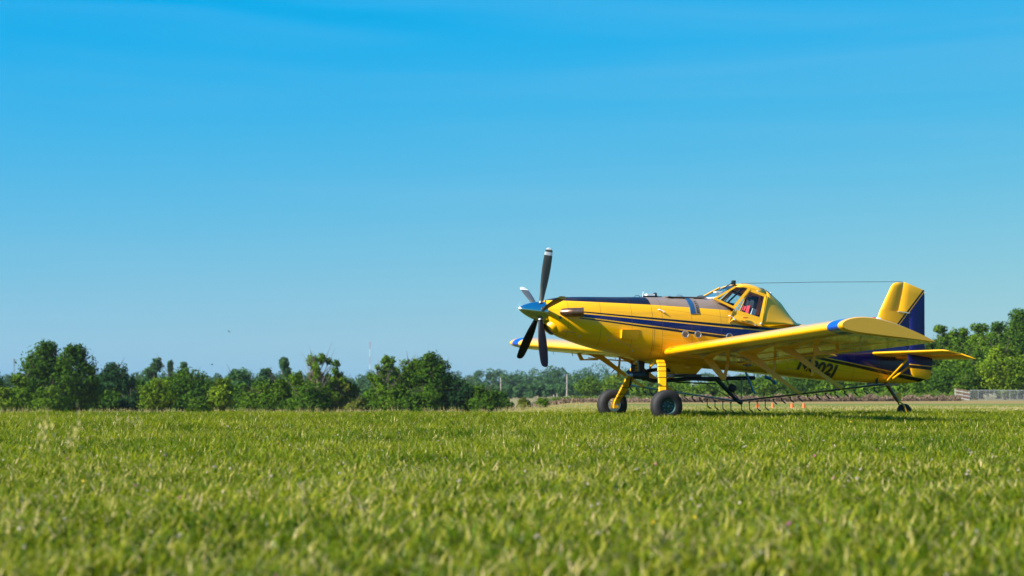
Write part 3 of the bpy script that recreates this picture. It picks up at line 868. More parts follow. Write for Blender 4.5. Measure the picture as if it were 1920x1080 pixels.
mb = MB(); mb.lathe([(0, .045), (.06, .05)], (.40, 0, 2.93), (1, 0, .1), 14); mb.build('camera_lens', M['black'], g_)
mb = MB(); mb.tube([(.46, 0, 2.888), (.60, 0, 2.888)], .012, 6); mb.build('camera_arm', M['black'], g_)

# canopy
def mir(p, s): return (p[0], s * p[1], p[2])
canopy = empty('canopy'); canopy.parent = air
A = [(1.74, .50, 2.84), (2.30, .425, 3.13), (2.43, .27, 3.19), (2.50, 0, 3.212)]
B = [(2.18, .565, 2.63), (2.66, .435, 3.095), (2.72, .28, 3.20), (2.74, 0, 3.232)]
Cc = [(2.83, .665, 2.24), (3.08, .485, 2.92), (3.13, .30, 3.07), (3.16, 0, 3.125)]
D1 = [(3.16, .635, 2.25), (3.30, .465, 2.77), (3.34, .29, 2.95), (3.36, 0, 3.025)]
D2 = [(3.50, .60, 2.26), (3.58, .42, 2.58), (3.60, .26, 2.75), (3.62, 0, 2.81)]
E_ = [(3.93, .52, 2.24), (3.95, .34, 2.30), (3.95, .18, 2.33), (3.96, 0, 2.34)]
def arch(a): return [mir(p, -1) for p in a] + [mir(p, 1) for p in a[-2::-1]]
def dense(a, k=5):
    """smooth polyline through arch points"""
    P = arch(a); out = []
    for i in range(len(P) - 1):
        p0, p1, p2, p3 = [Vector(P[min(len(P)-1, max(0, j))]) for j in (i-1, i, i+1, i+2)]
        for q in range(k):
            t = q / k
            out.append(.5 * ((2*p1) + (p2-p0)*t + (2*p0-5*p1+4*p2-p3)*t*t + (3*p1-p0-3*p2+p3)*t**3))
    out.append(Vector(P[-1])); return out
mb = MB()
dA, dB, dC = dense(A), dense(B), dense(Cc)
lo, hi = 5, len(dA) - 5
roof = [r_[lo:hi] for r_ in (dA, dB, dC)]
top = [roof[0], [a.lerp(b, .5) + Vector((0, 0, .004)) for a, b in zip(roof[0], roof[1])], roof[1], [a.lerp(b, .5) + Vector((0, 0, .012)) for a, b in zip(roof[1], roof[2])], roof[2]]
mb.rings(top, 0, False, False, False)
o = mb.build('canopy_roof', M['yellow'], canopy, True, 60)
o.modifiers.new('thick', 'SOLIDIFY').thickness = .02
mb = MB(); fr_ = [dense(q) for q in (Cc, D1, D2, E_)]
more = []
for a, b in zip(fr_[:-1], fr_[1:]):
    more.append(a); more.append([p.lerp(q, .5) for p, q in zip(a, b)])
more.append(fr_[-1])
mb.rings(more, 0, False, False, False)
o = mb.build('canopy_fairing', M['yellow'], canopy, True, 60); o.modifiers.new('thick', 'SOLIDIFY').thickness = .015
mb = MB(); mb.rings([[p + Vector((0, 0, .012)) for p in q[8:-8]] for q in (dC, [a.lerp(b, .9) for a, b in zip(dC, fr_[1])])], 0, False, False, False)
o = mb.build('roof_window', M['black'], canopy, True, 60)

def strip(mb, p, q, w, t, nrm):
    """flat bar from p to q, width w, thickness t"""
    p, q = Vector(p), Vector(q); d = (q - p).normalized(); n = Vector(nrm); n = (n - d * n.dot(d)).normalized(); s_ = d.cross(n)
    a = [p + s_*w/2 + n*t/2, p - s_*w/2 + n*t/2, p - s_*w/2 - n*t/2, p + s_*w/2 - n*t/2]
    b = [v + (q - p) for v in a]; mb.rings([a, b])
for s in (-1, 1):
    nrm = (0, s, .35)
    for nm, p, q, w in (('windscreen_pillar', A[0], A[1], .045), ('door_post', B[0], B[1], .07), ('door_rear_post', Cc[0], Cc[1], .06), ('windscreen_sill', (1.70, .50, 2.845), (2.20, .565, 2.625), .055)):
        mb = MB(); strip(mb, mir(p, s), mir(q, s), w, .03, nrm); mb.build(nm, M['yellow'], canopy)
    mb = MB(); mb.poly([mir(p, s) for p in (A[0], A[1], B[1], B[0])]); mb.build('side_window', M['glass'], canopy)
    # door: frame, window, latch, lower skin
    W = [(2.66, .45, 3.02), (3.02, .49, 2.90), (2.83, .62, 2.41), (2.27, .575, 2.575)]
    O = [(2.70, .435, 3.085), (3.07, .485, 2.955), (2.85, .672, 2.25), (2.17, .60, 2.50)]
    mb = MB()
    wi = [mb.vert(mir(p, s)) for p in W]; oi = [mb.vert(mir(p, s)) for p in O]
    for i in range(4): mb.face((wi[i], wi[(i+1) % 4], oi[(i+1) % 4], oi[i]))
    bl = [mb.vert(mir(p, s)) for p in ((2.12, .69, 2.36), (2.16, .692, 2.32), (2.70, .695, 2.21), (2.84, .69, 2.20))]
    mb.face((oi[3], oi[2], bl[3], bl[2], bl[1], bl[0]))
    dr = mb.build('cockpit_door', M['yellow'], canopy); so = dr.modifiers.new('thick', 'SOLIDIFY'); so.thickness = .025; so.offset = 0
    mb = MB(); mb.poly([mir(p, s) for p in W]); mb.build('door_window', M['glass'], dr)
    mb = MB(); mb.tube([mir((2.30, .715, 2.325), s), mir((2.62, .72, 2.255), s), mir((2.70, .715, 2.225), s)], .009, 6); mb.build('door_rail', M['bronze'], dr)
    mb = MB(); mb.box((2.36, s*.70-.012, 2.385), (2.48, s*.70+.012, 2.405)); mb.build('door_placard', M['red'], dr)
    for (x, y_, z) in ((2.13, .70, 2.36), (2.66, .71, 2.235), (2.82, .70, 2.27), (2.86, .46, 3.03)):
        mb = MB(); mb.box((x - .018, s*y_ - .015, z - .018), (x + .018, s*y_ + .015, z + .018)); mb.build('door_hinge', M['white'], dr)
    # sloped cockpit apron ahead of the door
    mb = MB(); mb.poly([mir(p, s) for p in ((2.12, .69, 2.36), (2.0, .688, 2.28), (2.08, .66, 2.52), (2.19, .602, 2.60), (2.19, .60, 2.50))]); 
    ap = mb.build('door_apron', M['yellow'], canopy); ap.modifiers.new('thick', 'SOLIDIFY').thickness = .01
mb = MB(); front = [Vector((1.76, -.48, 2.865)), Vector((1.77, -.25, 2.87)), Vector((1.775, 0, 2.872)), Vector((1.77, .25, 2.87)), Vector((1.76, .48, 2.865))]
tops = [Vector((2.30, -.425, 3.13)), Vector((2.42, -.24, 3.185)), Vector((2.48, 0, 3.205)), Vector((2.42, .24, 3.185)), Vector((2.30, .425, 3.13))]
mb.rings([front, tops], 0, False, False, False); mb.build('windscreen', M['glass'], canopy, True, 60)
for a, b in ((0, 1), (1, 2), (2, 3), (3, 4)):
    pass
mb = MB(); mb.tube(front, .016, 6); mb.build('windscreen_base_frame', M['white'], canopy, True)
mb = MB(); mb.tube([(2.05, 0, 3.02), (2.42, -.02, 3.245), (2.46, -.02, 3.275)], [.008, .012, .012], 6); wp = mb.build('windscreen_wiper', M['black'], canopy, True)
mb = MB(); mb.box((2.43, -.05, 3.20), (2.50, .05, 3.30)); mb.build('wiper_motor', M['pipe_dark'], wp)
mb = MB(); mb.box((1.95, -.12, 3.0), (2.20, .02, 3.035)); mb.build('rear_mirror', M['white'], wp)
mb = MB(); mb.lathe([(0, .035), (.05, .03), (.065, .012)], (3.42, 0, 2.975), (.4, 0, 1), 14); mb.build('roof_beacon', M['white'], canopy, True)
# cockpit interior
mb = MB(); mb.box((2.18, -.46, 2.30), (3.05, .46, 2.475)); ck = mb.build('cockpit_tub', M['cockpit'], canopy)
mb = MB(); mb.rings([[(1.95, -.42, 2.66), (1.95, .42, 2.66), (1.95, .42, 2.80), (1.95, -.42, 2.80)], [(2.28, -.44, 2.5), (2.28, .44, 2.5), (2.28, .40, 2.74), (2.28, -.40, 2.74)]]); mb.build('instrument_panel', M['cockpit'], canopy)
seat = empty('pilot_seat'); seat.parent = canopy
mb = MB(); strip(mb, (2.84, 0, 2.42), (2.99, 0, 2.92), .40, .09, (1, 0, 0)); mb.build('seat_back', M['cockpit'], canopy)
bpy.data.objects.remove(seat)
for s in (-1, 1):
    mb = MB(); strip(mb, (2.70, s*.14 - .04, 2.45), (2.80, s*.10 - .04, 2.70), .10, .03, (1, .4, 0)); mb.build('seat_belt', M['red'], canopy)
mb = MB(); strip(mb, (2.79, -.30, 2.44), (2.86, -.31, 2.62), .10, .05, (0, 1, 0)); mb.build('seat_side_pad', M['white'], canopy)
for s in (-1, 1):
    mb = MB(); mb.tube([(2.05, s*.44, 2.72), (2.52, s*.36, 3.10), (3.0, s*.40, 2.95), (2.92, s*.46, 2.45)], .022, 8); mb.build('roll_cage', M['cockpit'], canopy, True)
# antenna wire
mb = MB(); mb.tube([(2.66, 0, 3.235), (4.8, 0, 3.305), (7.05, 0, 3.352)], .0055, 5); mb.build('antenna_wire', M['rubber'], air)

# wings
CH, INC = 2.05, math.atan2(.31, 2.03)
def af(x):
    t, mm, pp = .165, .04, .4
    yt = 5 * t * (.2969 * math.sqrt(x) - .126 * x - .3516 * x*x + .2843 * x**3 - .1036 * x**4)
    yc = mm / pp**2 * (2*pp*x - x*x) if x < pp else mm / (1-pp)**2 * (1 - 2*pp + 2*pp*x - x*x)
    return yc + yt, yc - yt
def wle(l): return (.39 - .24 * (l - .65) / 8.35, 1.60 + .38 * (l - .65) / 8.35)
def wpt(l, x, h, defl=0.0, hinge=.74):
    """chord fraction x, height h (chord units) -> (b, z)"""
    if defl and x > hinge:
        dx = x - hinge; hy = af(hinge)[1] + .03
        x2 = hinge + dx * math.cos(defl) - (h - hy) * math.sin(-defl) * -1
        h2 = hy + (h - hy) * math.cos(defl) - dx * math.sin(defl)
        x, h = x2, h2
    b, z = wle(l)
    return b + CH * (x * math.cos(INC) + h * math.sin(INC)), z + CH * (h * math.cos(INC) - x * math.sin(INC))
def wring(l, x0, x1, s, defl=0.0, shrink=1.0, n=18):
    up, dn = [], []
    for i in range(n + 1):
        t = i / n
        x = x0 + (x1 - x0) * (1 - math.cos(t * math.pi / 2)) if x0 == 0 else x0 + (x1 - x0) * t
        yu, yl = af(min(x, .9999))
        mid = (yu + yl) / 2
        yu = mid + (yu - mid) * shrink; yl = mid + (yl - mid) * shrink
        up.append(wpt(l, x, yu, defl)); dn.append(wpt(l, x, yl, defl))
    ring = up[::-1] + dn[1:]
    return [(b, s * l, z) for b, z in ring]
def wing(s):
    side = 'port' if s < 0 else 'starboard'
    mb = MB(); ls = [.45, .7, 1.5, 3, 5, 7, 8.0, 8.48, 8.52, 8.90, 8.97]
    mb.rings([wring(l, 0, .735, s) for l in ls])
    wg = mb.build('wing', M['wing'], air, True, 40)
    wg['label'] = 'yellow %s wing with a blue band near the tip' % ('near' if s < 0 else 'far')
    mb = MB(); mb.rings([wring(l, .745, 1.0, s, R(5), .96) for l in (.72, 3, 5.18)]); mb.build('flap', M['wing'], wg, True, 40)
    mb = MB(); mb.rings([wring(l, .745, 1.0, s, R(1), .96) for l in (5.22, 7, 8.45, 8.97)]); mb.build('aileron', M['wing'], wg, True, 40)
    mb = MB(); mb.rings([wring(l, 0, 1.0, s, 0, k) for l, k in ((8.98, 1.0), (9.04, .99), (9.09, .94), (9.115, .86))]); tp = mb.build('wing_tip', M['wing'], wg, True, 50)
    b, z = wpt(9.05, .37, af(.37)[0])
    mb = MB(); mb.lathe([(0, .03), (.05, .03), (.07, .015)], (b - .05, s * 9.06, z - .01), (-1, 0, .1), 12); mb.build('navigation_light', M['lamp_red'] if s < 0 else M['rim_green'], tp, True)
    mb = MB(); mb.lathe([(0, .028), (.08, .028), (.1, .012)], (b - .02, s * 9.06, z - .012), (1, 0, -.1), 12); mb.build('strobe_light', M['lamp_clear'], tp, True)
    # landing light window at the root
    mb = MB()
    g = []
    for l in (.80, .90):
        for x in (.0, .005, .02):
            pass
    P0 = [wpt(.80, .002, af(.002)[0] + .004), wpt(.80, .03, af(.03)[0] + .004), wpt(.98, .03, af(.03)[0] + .004), wpt(.98, .002, af(.002)[0] + .004)]
    mb.poly([(P0[0][0], s*.80, P0[0][1]), (P0[1][0], s*.84, P0[1][1]), (P0[2][0], s*1.02, P0[2][1]), (P0[3][0], s*.98, P0[3][1])]); mb.build('landing_light', M['bronze'], wg)
    # spray boom hangers: tapered arms from the wing underside back to the boom
    def under(l, x): return wpt(l, x, af(x)[1] + .006)
    for l in (3.3, 5.15):
        zb = BOOM_Z(l)
        f0, f1, f2 = under(l, .26), under(l, .50), under(l, .74)
        mb = MB()
        mb.plate([f0, f1, (1.62, f1[1] - .26), (1.95, f1[1] - .50), (2.42, zb + .05), (2.47, zb - .01), (2.42, zb - .035), (1.72, f0[1] - .50), (1.20, f0[1] - .17)], s * l, .035)
        h_ = mb.build('boom_hanger', M['yellow'], wg)
        mb = MB(); strip(mb, (f2[0], s*l, f2[1]), (f2[0] - .06, s*l, f2[1] - .52), .05, .03, (0, 1, 0)); mb.build('hanger_link', M['yellow'], h_)
        mb = MB(); mb.tube([(f1[0] + .25, s*l, f1[1] - .45), (f2[0] + .0, s*l, f2[1] - .2)], .012, 6); mb.build('hanger_brace', M['yellow'], h_)
    l = 1.40
    f0, f1, f2 = under(l, .30), under(l, .42), under(l, .62)
    mb = MB(); mb.plate([f0, f1, (1.55, 1.02), (1.52, .95), (1.44, .96)], s * l, .04); mb.plate([f2, (f2[0] + .06, f2[1]), (1.57, .95), (1.49, .95)], s * l + .05, .035)
    mb.build('flap_hinge_bracket', M['yellow'], wg)
    # outboard aileron hinge horns (open triangular brackets)
    for l in (6.35,):
        f0, f1 = under(l, .40), under(l, .70)
        mb = MB()
        mb.plate([f0, (f0[0] + .10, f0[1]), (f0[0] + .20, f0[1] - .17), (f0[0] + .10, f0[1] - .20)], s*l, .04)
        mb.plate([(f0[0] + .10, f0[1] - .20), (f0[0] + .20, f0[1] - .16), (f1[0], f1[1] - .10), (f1[0], f1[1] - .14)], s*l + .002, .036)
        mb.plate([(f1[0] - .06, f1[1]), (f1[0] + .0, f1[1]), (f1[0], f1[1] - .14), (f1[0] - .06, f1[1] - .14)], s*l - .002, .032)
        mb.build('aileron_hinge_horn', M['yellow'], wg)
    for l, x in ((2.3, .55), (4.4, .5), (6.2, .3), (7.6, .6), (8.2, .45)):
        b, z = under(l, x); mb = MB(); mb.tube([(b, s*l, z + .01), (b + .02, s*l, z - .09)], .007, 5); mb.build('drain_tube', M['steel'], wg)
    # push rod under the wing
    p, q_ = under(1.6, .66), under(6.9, .68)
    mb = MB(); mb.tube([(p[0], s*1.6, p[1] - .10), (q_[0], s*6.9, q_[1] - .10)], .018, 6); mb.build('aileron_push_rod', M['yellow'], wg)
def BOOM_Z(l): return .44 + .062 * abs(l)
wing(-1); wing(1)

# spray boom
boom = empty('spray_boom'); boom.parent = air
for s in (-1, 1):
    mb = MB(); mb.tube([(2.52, s * .05, .455), (2.46, s * 3.3, BOOM_Z(3.3)), (2.42, s * 5.2, BOOM_Z(5.2)), (2.40, s * 6.7, BOOM_Z(6.7))], .020, 10)
    mb.build('boom_tube', M['pipe_dark'] if s < 0 else M['pipe_teal'], boom, True)
def nozzle_meshes(drop):
    mb = MB(); mb.lathe([(0, .022), (.03, .024), (.035, .012), (drop, .010)], (0, 0, -.01), (0, 0, -1), 8)
    mb.tube([(0, 0, -drop), (.06, 0, -drop - .045)], [.011, .016], 8); mb.tube([(.06, 0, -drop - .045), (.095, 0, -drop - .07)], [.018, .012], 8)
    return mb
short = nozzle_meshes(.07).build('nozzle', M['rubber'], boom, True); long = nozzle_meshes(.19).build('nozzle', M['rubber'], boom, True)
spots = []
for s in (-1, 1):
    l = .28
    while l < 6.6:
        spots.append((s, l)); l += .41
first = {0: short, 1: long}
for s, l in spots:
    k = 1 if l < 1.9 else 0
    if first[k]: o = first[k]; first[k] = None
    else:
        o = (long if k else short).copy(); COL.objects.link(o)
    o.parent = boom
    o.location = (2.52 - .017 * l, s * l, BOOM_Z(l) - .02); o.rotation_euler = (0, 0, rnd.uniform(-.1, .1))
# pump with wind fan, pipes under the belly
pump = empty('spray_pump'); pump.parent = air
mb = MB(); mb.lathe([(0, .01), (.04, .04), (.09, .05)], (-.26, -.02, 1.06), (1, 0, 0), 14); mb.build('fan_hub', M['steel'], pump, True)
for k in range(4):
    a = .4 + k * math.pi / 2
    d_ = Vector((0, math.cos(a), math.sin(a))); t_ = Vector((.75, -math.sin(a) * .66, math.cos(a) * .66))
    mb = MB(); c = Vector((-.18, -.02, 1.06)); q0 = c + d_ * .05; q1 = c + d_ * .27
    mb.rings([[q0 + t_ * .03, q0 + t_ * .03 + Vector((.008, 0, 0)), q0 - t_ * .03 + Vector((.008, 0, 0)), q0 - t_ * .03], [q1 + t_ * .055, q1 + t_ * .055 + Vector((.006, 0, 0)), q1 - t_ * .055 + Vector((.006, 0, 0)), q1 - t_ * .055]])
    mb.build('fan_blade', M['rubber'], pump)
mb = MB(); mb.lathe([(0, .05), (.05, .09), (.22, .10), (.26, .13), (.36, .13), (.38, .06)], (-.15, -.02, 1.06), (1, 0, 0), 18); mb.build('pump_body', M['pipe_dark'], pump, True)
mb = MB(); mb.plate([(-.02, 1.42), (.14, 1.40), (.12, 1.12), (.0, 1.12)], -.02, .09); mb.build('pump_pylon', M['black'], pump)
mb = MB(); mb.tube([(-.15, .06, 1.38), (-.08, .0, 1.15)], .014, 6); mb.build('pump_brace', M['black'], pump)
mb = MB(); mb.tube([(.22, -.02, 1.16), (.45, -.02, 1.19), (.95, -.02, 1.18)], .045, 12); mb.build('upper_hose', M['pipe_dark'], pump, True)
mb = MB(); mb.tube([(.20, -.02, .98), (.36, -.02, .93), (.95, -.02, .95), (1.25, -.02, .98), (1.9, 0, .98), (3.0, 0, 1.0)], .048, 14); mb.build('main_spray_pipe', M['pipe_dark'], pump, True)
mb = MB(); mb.rings([[(.62, -.30, 1.36), (1.55, -.30, 1.30), (1.55, .30, 1.30), (.62, .30, 1.36)], [(.85, -.20, 1.10), (1.38, -.20, 1.08), (1.38, .20, 1.08), (.85, .20, 1.10)]]); mb.build('hopper_gate_box', M['yellow'], pump)
mb = MB(); mb.box((.80, -.24, 1.02), (1.50, .24, 1.085)); mb.build('gate_frame', M['black'], pump)
mb = MB(); mb.tube([(1.05, -.25, 1.24), (1.18, -.33, 1.24)], .05, 12); mb.build('gate_arm', M['yellow'], pump, True)
mb = MB(); mb.tube([(1.5, 0, .98), (2.0, 0, .97), (2.25, 0, .74), (2.54, 0, .46)], [.05, .055, .05, .04], 12); mb.build('down_pipe', M['pipe_dark'], pump, True)
mb = MB(); mb.lathe([(-.09, .03), (-.07, .085), (0, .10), (.07, .085), (.09, .03)], (2.40, -.02, .76), (.6, 0, .8), 16); mb.build('filter_bowl', M['rubber'], pump, True)
mb = MB(); mb.lathe([(0, .05), (.10, .055), (.14, .035)], (2.55, 0, .47), (.8, 0, -.5), 14); mb.build('drain_valve', M['pipe_dark'], pump, True)
mb = MB(); mb.tube([(.95, .02, .90), (2.0, .02, .86)], .016, 6); mb.build('control_rod', M['rubber'], pump)
mb = MB(); mb.tube([(1.75, .02, .86), (2.48, .02, .47)], .010, 6); mb.build('stay_rod', M['rubber'], pump)
mb = MB(); mb.tube([(2.30, .1, .95), (2.44, .1, .72), (2.66, .1, .46)], .011, 6); mb.build('stay_cable', M['rubber'], pump)
mb = MB(); mb.tube([(2.62, -.30, 1.13), (2.75, -.42, .70), (2.80, -.44, .62)], .022, 10); mb.build('side_drop_tube', M['pipe_blue'], pump, True)
mb = MB(); mb.tube([(2.60, -.12, 1.0), (2.58, -.14, .50)], .014, 8); mb.build('sight_tube', M['pipe_blue'], pump, True)
mb = MB(); mb.tube([(3.15, -.25, 1.02), (3.30, -.27, .98), (3.42, -.28, .86)], .04, 12); mb.build('rear_hose', M['pipe_blue'], pump, True)
mb = MB(); mb.tube([(3.05, -.20, .92), (3.05, -.20, .82), (2.95, -.20, .74)], .012, 6); mb.build('vent_tube', M['pipe_blue'], pump, True)

# main landing gear
def gear(s):
    g = empty('main_gear'); g.parent = air
    pts = [((.30, .34), 1.40, .10, .030), ((.30, .58), 1.38, .10, .032), ((.275, .70), 1.30, .105, .032), ((.21, .86), 1.08, .105, .030), ((.09, 1.15), .66, .09, .027), ((.03, 1.30), .47, .075, .026), ((0, 1.36), .35, .06, .026)]
    mb = MB(); rr = []
    for i, ((b, l), z, hw, th) in enumerate(pts):
        (pb, pl), pz = pts[max(0, i-1)][:2]; (nb, nl), nz_ = pts[min(len(pts)-1, i+1)][:2]
        t = Vector((0, nl - pl, nz_ - pz)).normalized(); nn = Vector((0, -t.z, t.y))
        if nn.y < 0: nn = -nn
        c = Vector((b, l, z))
        ring = [c + Vector((hw, 0, 0)) + nn*th*.5, c + Vector((hw*.85, 0, 0)) + nn*th, c - Vector((hw*.85, 0, 0)) + nn*th, c - Vector((hw, 0, 0)) + nn*th*.5,
                c - Vector((hw, 0, 0)) - nn*th*.5, c - Vector((hw*.85, 0, 0)) - nn*th, c + Vector((hw*.85, 0, 0)) - nn*th, c + Vector((hw, 0, 0)) - nn*th*.5]
        rr.append([(p.x, s * p.y, p.z) for p in ring])
    mb.rings(rr); leg = mb.build('gear_leg', M['yellow'], g, True, 40)
    for k in range(7):
        t = 1.8 + k * .47; i = min(len(pts) - 2, int(t)); f_ = t - i
        L = lambda a, b: a + (b - a) * f_
        b = L(pts[i][0][0], pts[i+1][0][0]); l = L(pts[i][0][1], pts[i+1][0][1]); z = L(pts[i][1], pts[i+1][1]); hw = L(pts[i][2], pts[i+1][2]) + .004; th = L(pts[i][3], pts[i+1][3]) + .006
        mb = MB(); mb.box((b - hw, -th, -.006), (b + hw, th, .006))
        ang = math.atan2(pts[i+1][0][1] - pts[i][0][1], -(pts[i+1][1] - pts[i][1]))
        o = mb.build('leg_tie', M['black'], leg); o.location = (0, s * l, z); o.rotation_euler = (s * ang, 0, 0)
    mb = MB(); mb.tube([(p[0][0] + p[2] + .008, s * p[0][1], p[1]) for p in pts[1:]], .008, 6); mb.build('brake_line', M['black'], leg, True)
    wh = empty('main_wheel'); wh.parent = g
    wy, wz, Rr = 1.55, .362, .3685
    ax = (0, s, 0); o_ = (0, s * wy, wz)
    prof = [(-.135, .165), (-.142, .19), (-.146, .25), (-.135, .31), (-.105, .348), (-.072, .362)]
    for gx in (-.05, -.02, .02, .05): prof += [(gx - .012, .3665), (gx - .006, .358), (gx + .006, .358), (gx + .012, .3665)]
    prof += [(.072, .362), (.105, .348), (.135, .31), (.146, .25), (.142, .19), (.135, .165)]
    mb = MB(); mb.lathe(prof, o_, ax, 44, 0, False, False); mb.build('tyre', M['tyre'], wh, True, 30)
    mb = MB(); mb.lathe([(-.10, .01), (-.09, .10), (-.12, .15), (-.135, .172), (-.12, .168), (.115, .165), (.132, .172), (.115, .150), (.075, .135), (.06, .10), (.075, .075), (.085, .05), (.12, .045), (.125, .001)], o_, ax, 36, 0, False, False)
    rim = mb.build('rim', M['rim_green'], wh, True, 30)
    mb = MB()
    for k in range(8):
        a = k * math.pi / 4; mb.lathe([(.068, .012), (.092, .011)], (0, s*wy, wz), ax, 6) if False else None
        c = (math.cos(a) * .105, s * wy, wz + math.sin(a) * .105); mb.lathe([(.06, .011), (.085, .010)], c, ax, 6)
    mb.build('wheel_bolt', M['steel'], wh)
    mb = MB(); mb.lathe([(0, .16), (-.018, .16), (-.02, .06)], (0, s * (wy - .125), wz), ax, 28); 
    for k in range(10):
        a = k * .628; mb.box((math.cos(a) * .125 - .018, s*(wy - .165) - .016, wz + math.sin(a) * .125 - .018), (math.cos(a) * .125 + .018, s*(wy - .165) + .016, wz + math.sin(a) * .125 + .018))
    mb.build('brake_disc', M['rim_silver'], wh, True, 30)
    mb = MB(); mb.tube([(0, s * 1.30, .362), (0, s * 1.50, .362)], .035, 12); mb.build('axle', M['steel'], g, True)
    mb = MB(); mb.box((-.06, s*1.345 - .05, .28), (.06, s*1.345 + .03, .35)); mb.build('axle_block', M['yellow'], g)
    mb = MB(); mb.lathe([(0, .035), (.10, .03), (.115, .01)], (.16, s * .52, 1.335), (-.6, 0, -.5), 12); mb.build('leg_fairing', M['yellow'], g, True)
gear(-1); gear(1)

# tail: fin, rudder, tailplane, finlets, struts
def slab(mb, secs, n=10, nose=True):
    """stack of sections; each (p_front, p_rear, thickness, across) gives a rounded plate"""
    rr = []
    for pf, pr, th, ac in secs:
        pf, pr, ac = Vector(pf), Vector(pr), Vector(ac); ring = []
        prof = [(0, 0), (.02, .45), (.08, .8), (.22, 1), (.5, .92), (.8, .6), (1, .18)] if nose else [(0, .6), (.02, .85), (.3, 1), (.7, .6), (1, .14)]
        for t, k in prof: ring.append(pf.lerp(pr, t) + ac * th / 2 * k)
        for t, k in prof[::-1][:(-1 if nose else None)]: ring.append(pf.lerp(pr, t) - ac * th / 2 * k)
        rr.append(ring)
    mb.rings(rr)
Y = (0, 1, 0)
mb = MB(); slab(mb, [((6.02, 0, 1.95), (7.22, 0, 1.70), .12, Y), ((6.32, 0, 2.40), (7.225, 0, 2.40), .11, Y), ((6.42, 0, 2.66), (7.225, 0, 2.575), .10, Y)])
slab(mb, [((6.42, 0, 2.655), (6.912, 0, 2.60), .10, Y), ((6.66, 0, 3.10), (7.03, 0, 3.10), .085, Y), ((6.73, 0, 3.23), (7.065, 0, 3.26), .075, Y), ((6.79, 0, 3.30), (7.08, 0, 3.325), .06, Y), ((6.87, 0, 3.33), (7.085, 0, 3.342), .03, Y)])
mb.build('tail_fin', M['fin'], air, True, 50)
mb = MB(); slab(mb, [((7.24, 0, 1.02), (7.66, 0, 1.06), .085, Y), ((7.24, 0, 1.8), (7.665, 0, 1.8), .085, Y), ((7.245, 0, 2.66), (7.67, 0, 2.66), .08, Y)], nose=False)
slab(mb, [((6.925, 0, 2.630), (7.67, 0, 2.57), .085, Y), ((7.045, 0, 3.10), (7.675, 0, 2.98), .07, Y), ((7.10, 0, 3.335), (7.675, 0, 3.135), .05, Y), ((7.12, 0, 3.345), (7.67, 0, 3.15), .02, Y)], nose=False)
mb.build('rudder', M['fin'], air, True, 50)
mb = MB(); mb.lathe([(0, .02), (.04, .015)], (7.68, 0, 3.08), (1, 0, 0), 8); mb.build('tail_light', M['lamp_clear'], air, True)
mb = MB(); mb.plate([(6.90, 2.622), (7.24, 2.594), (7.24, 2.586), (6.90, 2.614)], 0, .098); mb.build('rudder_gap_seal', M['white'], air)
for s in (-1, 1):
    N = (0, 0, 1)
    mb = MB(); slab(mb, [((6.02, s*.08, 1.595), (6.72, s*.08, 1.51), .10, N), ((6.30, s*2.55, 1.625), (6.80, s*2.55, 1.54), .075, N), ((6.36, s*2.80, 1.63), (6.80, s*2.80, 1.545), .06, N), ((6.47, s*2.90, 1.615), (6.80, s*2.90, 1.55), .03, N)])
    st = mb.build('tailplane', M['yellow'], air, True, 50)
    st['label'] = 'yellow %s tailplane half' % ('near' if s < 0 else 'far')
    mb = MB(); slab(mb, [((6.735, s*.16, 1.51), (7.15, s*.16, 1.43), .08, N), ((6.815, s*2.60, 1.54), (7.13, s*2.80, 1.435), .06, N), ((6.815, s*2.91, 1.545), (7.10, s*3.06, 1.43), .03, N)], nose=False)
    mb.build('elevator', M['yellow'], st, True, 50)
    mb = MB(); slab(mb, [((6.255, s*1.5, 1.56), (6.93, s*1.5, 1.475), .06, Y), ((6.30, s*1.5, 1.30), (6.90, s*1.5, 1.22), .055, Y), ((6.35, s*1.5, 1.09), (6.865, s*1.5, .985), .045, Y), ((6.40, s*1.5, 1.03), (6.83, s*1.5, .965), .02, Y)])
    mb.build('tail_finlet', M['finlet'], st, True, 50)
    for p, q_ in (((6.50, .18, .935), (6.46, 1.30, 1.52)), ((6.66, .17, .985), (6.74, 1.34, 1.49))):
        mb = MB(); mb.tube([mir(p, s), mir(q_, s)], .026, 10); mb.build('tailplane_strut', M['yellow'], st, True)
    mb = MB(); mb.tube([mir((5.9, .20, 1.16), s), mir((6.22, .20, .96), s)], .014, 8); mb.build('rudder_cable_guide', M['yellow'], air, True)
    mb = MB(); mb.box((6.18, s*.19 - .03, .83), (6.42, s*.19 + .03, .86)); mb.box((6.18, s*.19 - .025, .861), (6.22, s*.19 + .025, 1.0)); mb.build('tail_bracket', M['pipe_dark'], air)

# tail wheel
tw = empty('tail_wheel_unit'); tw.parent = air
mb = MB(); mb.box((6.15, -.12, .815), (6.85, .12, .855)); mb.build('spring_mount', M['bronze'], tw)
mb = MB(); mb.tube([(6.55, 0, .88), (6.66, 0, .76), (6.82, 0, .54), (6.90, 0, .44)], [.05, .045, .042, .045], 10); mb.build('spring_strut', M['bronze'], tw, True)
mb = MB(); mb.plate([(6.82, .62), (6.90, .66), (6.96, .64), (6.97, .52), (6.95, .46), (6.85, .44)], 0, .05); mb.build('steering_arm', M['yellow'], tw)
mb = MB(); mb.lathe([(0, .05), (.13, .05)], (6.92, 0, .40), (.1, 0, 1), 14); mb.build('swivel', M['yellow'], tw, True)
for s in (-1, 1):
    mb = MB(); mb.tube([(6.91, s*.03, .42), (6.98, s*.10, .37), (7.03, s*.105, .28), (7.07, s*.10, .17)], .020, 8); mb.build('fork_arm', M['yellow'], tw, True)
wh = empty('tail_wheel'); wh.parent = tw
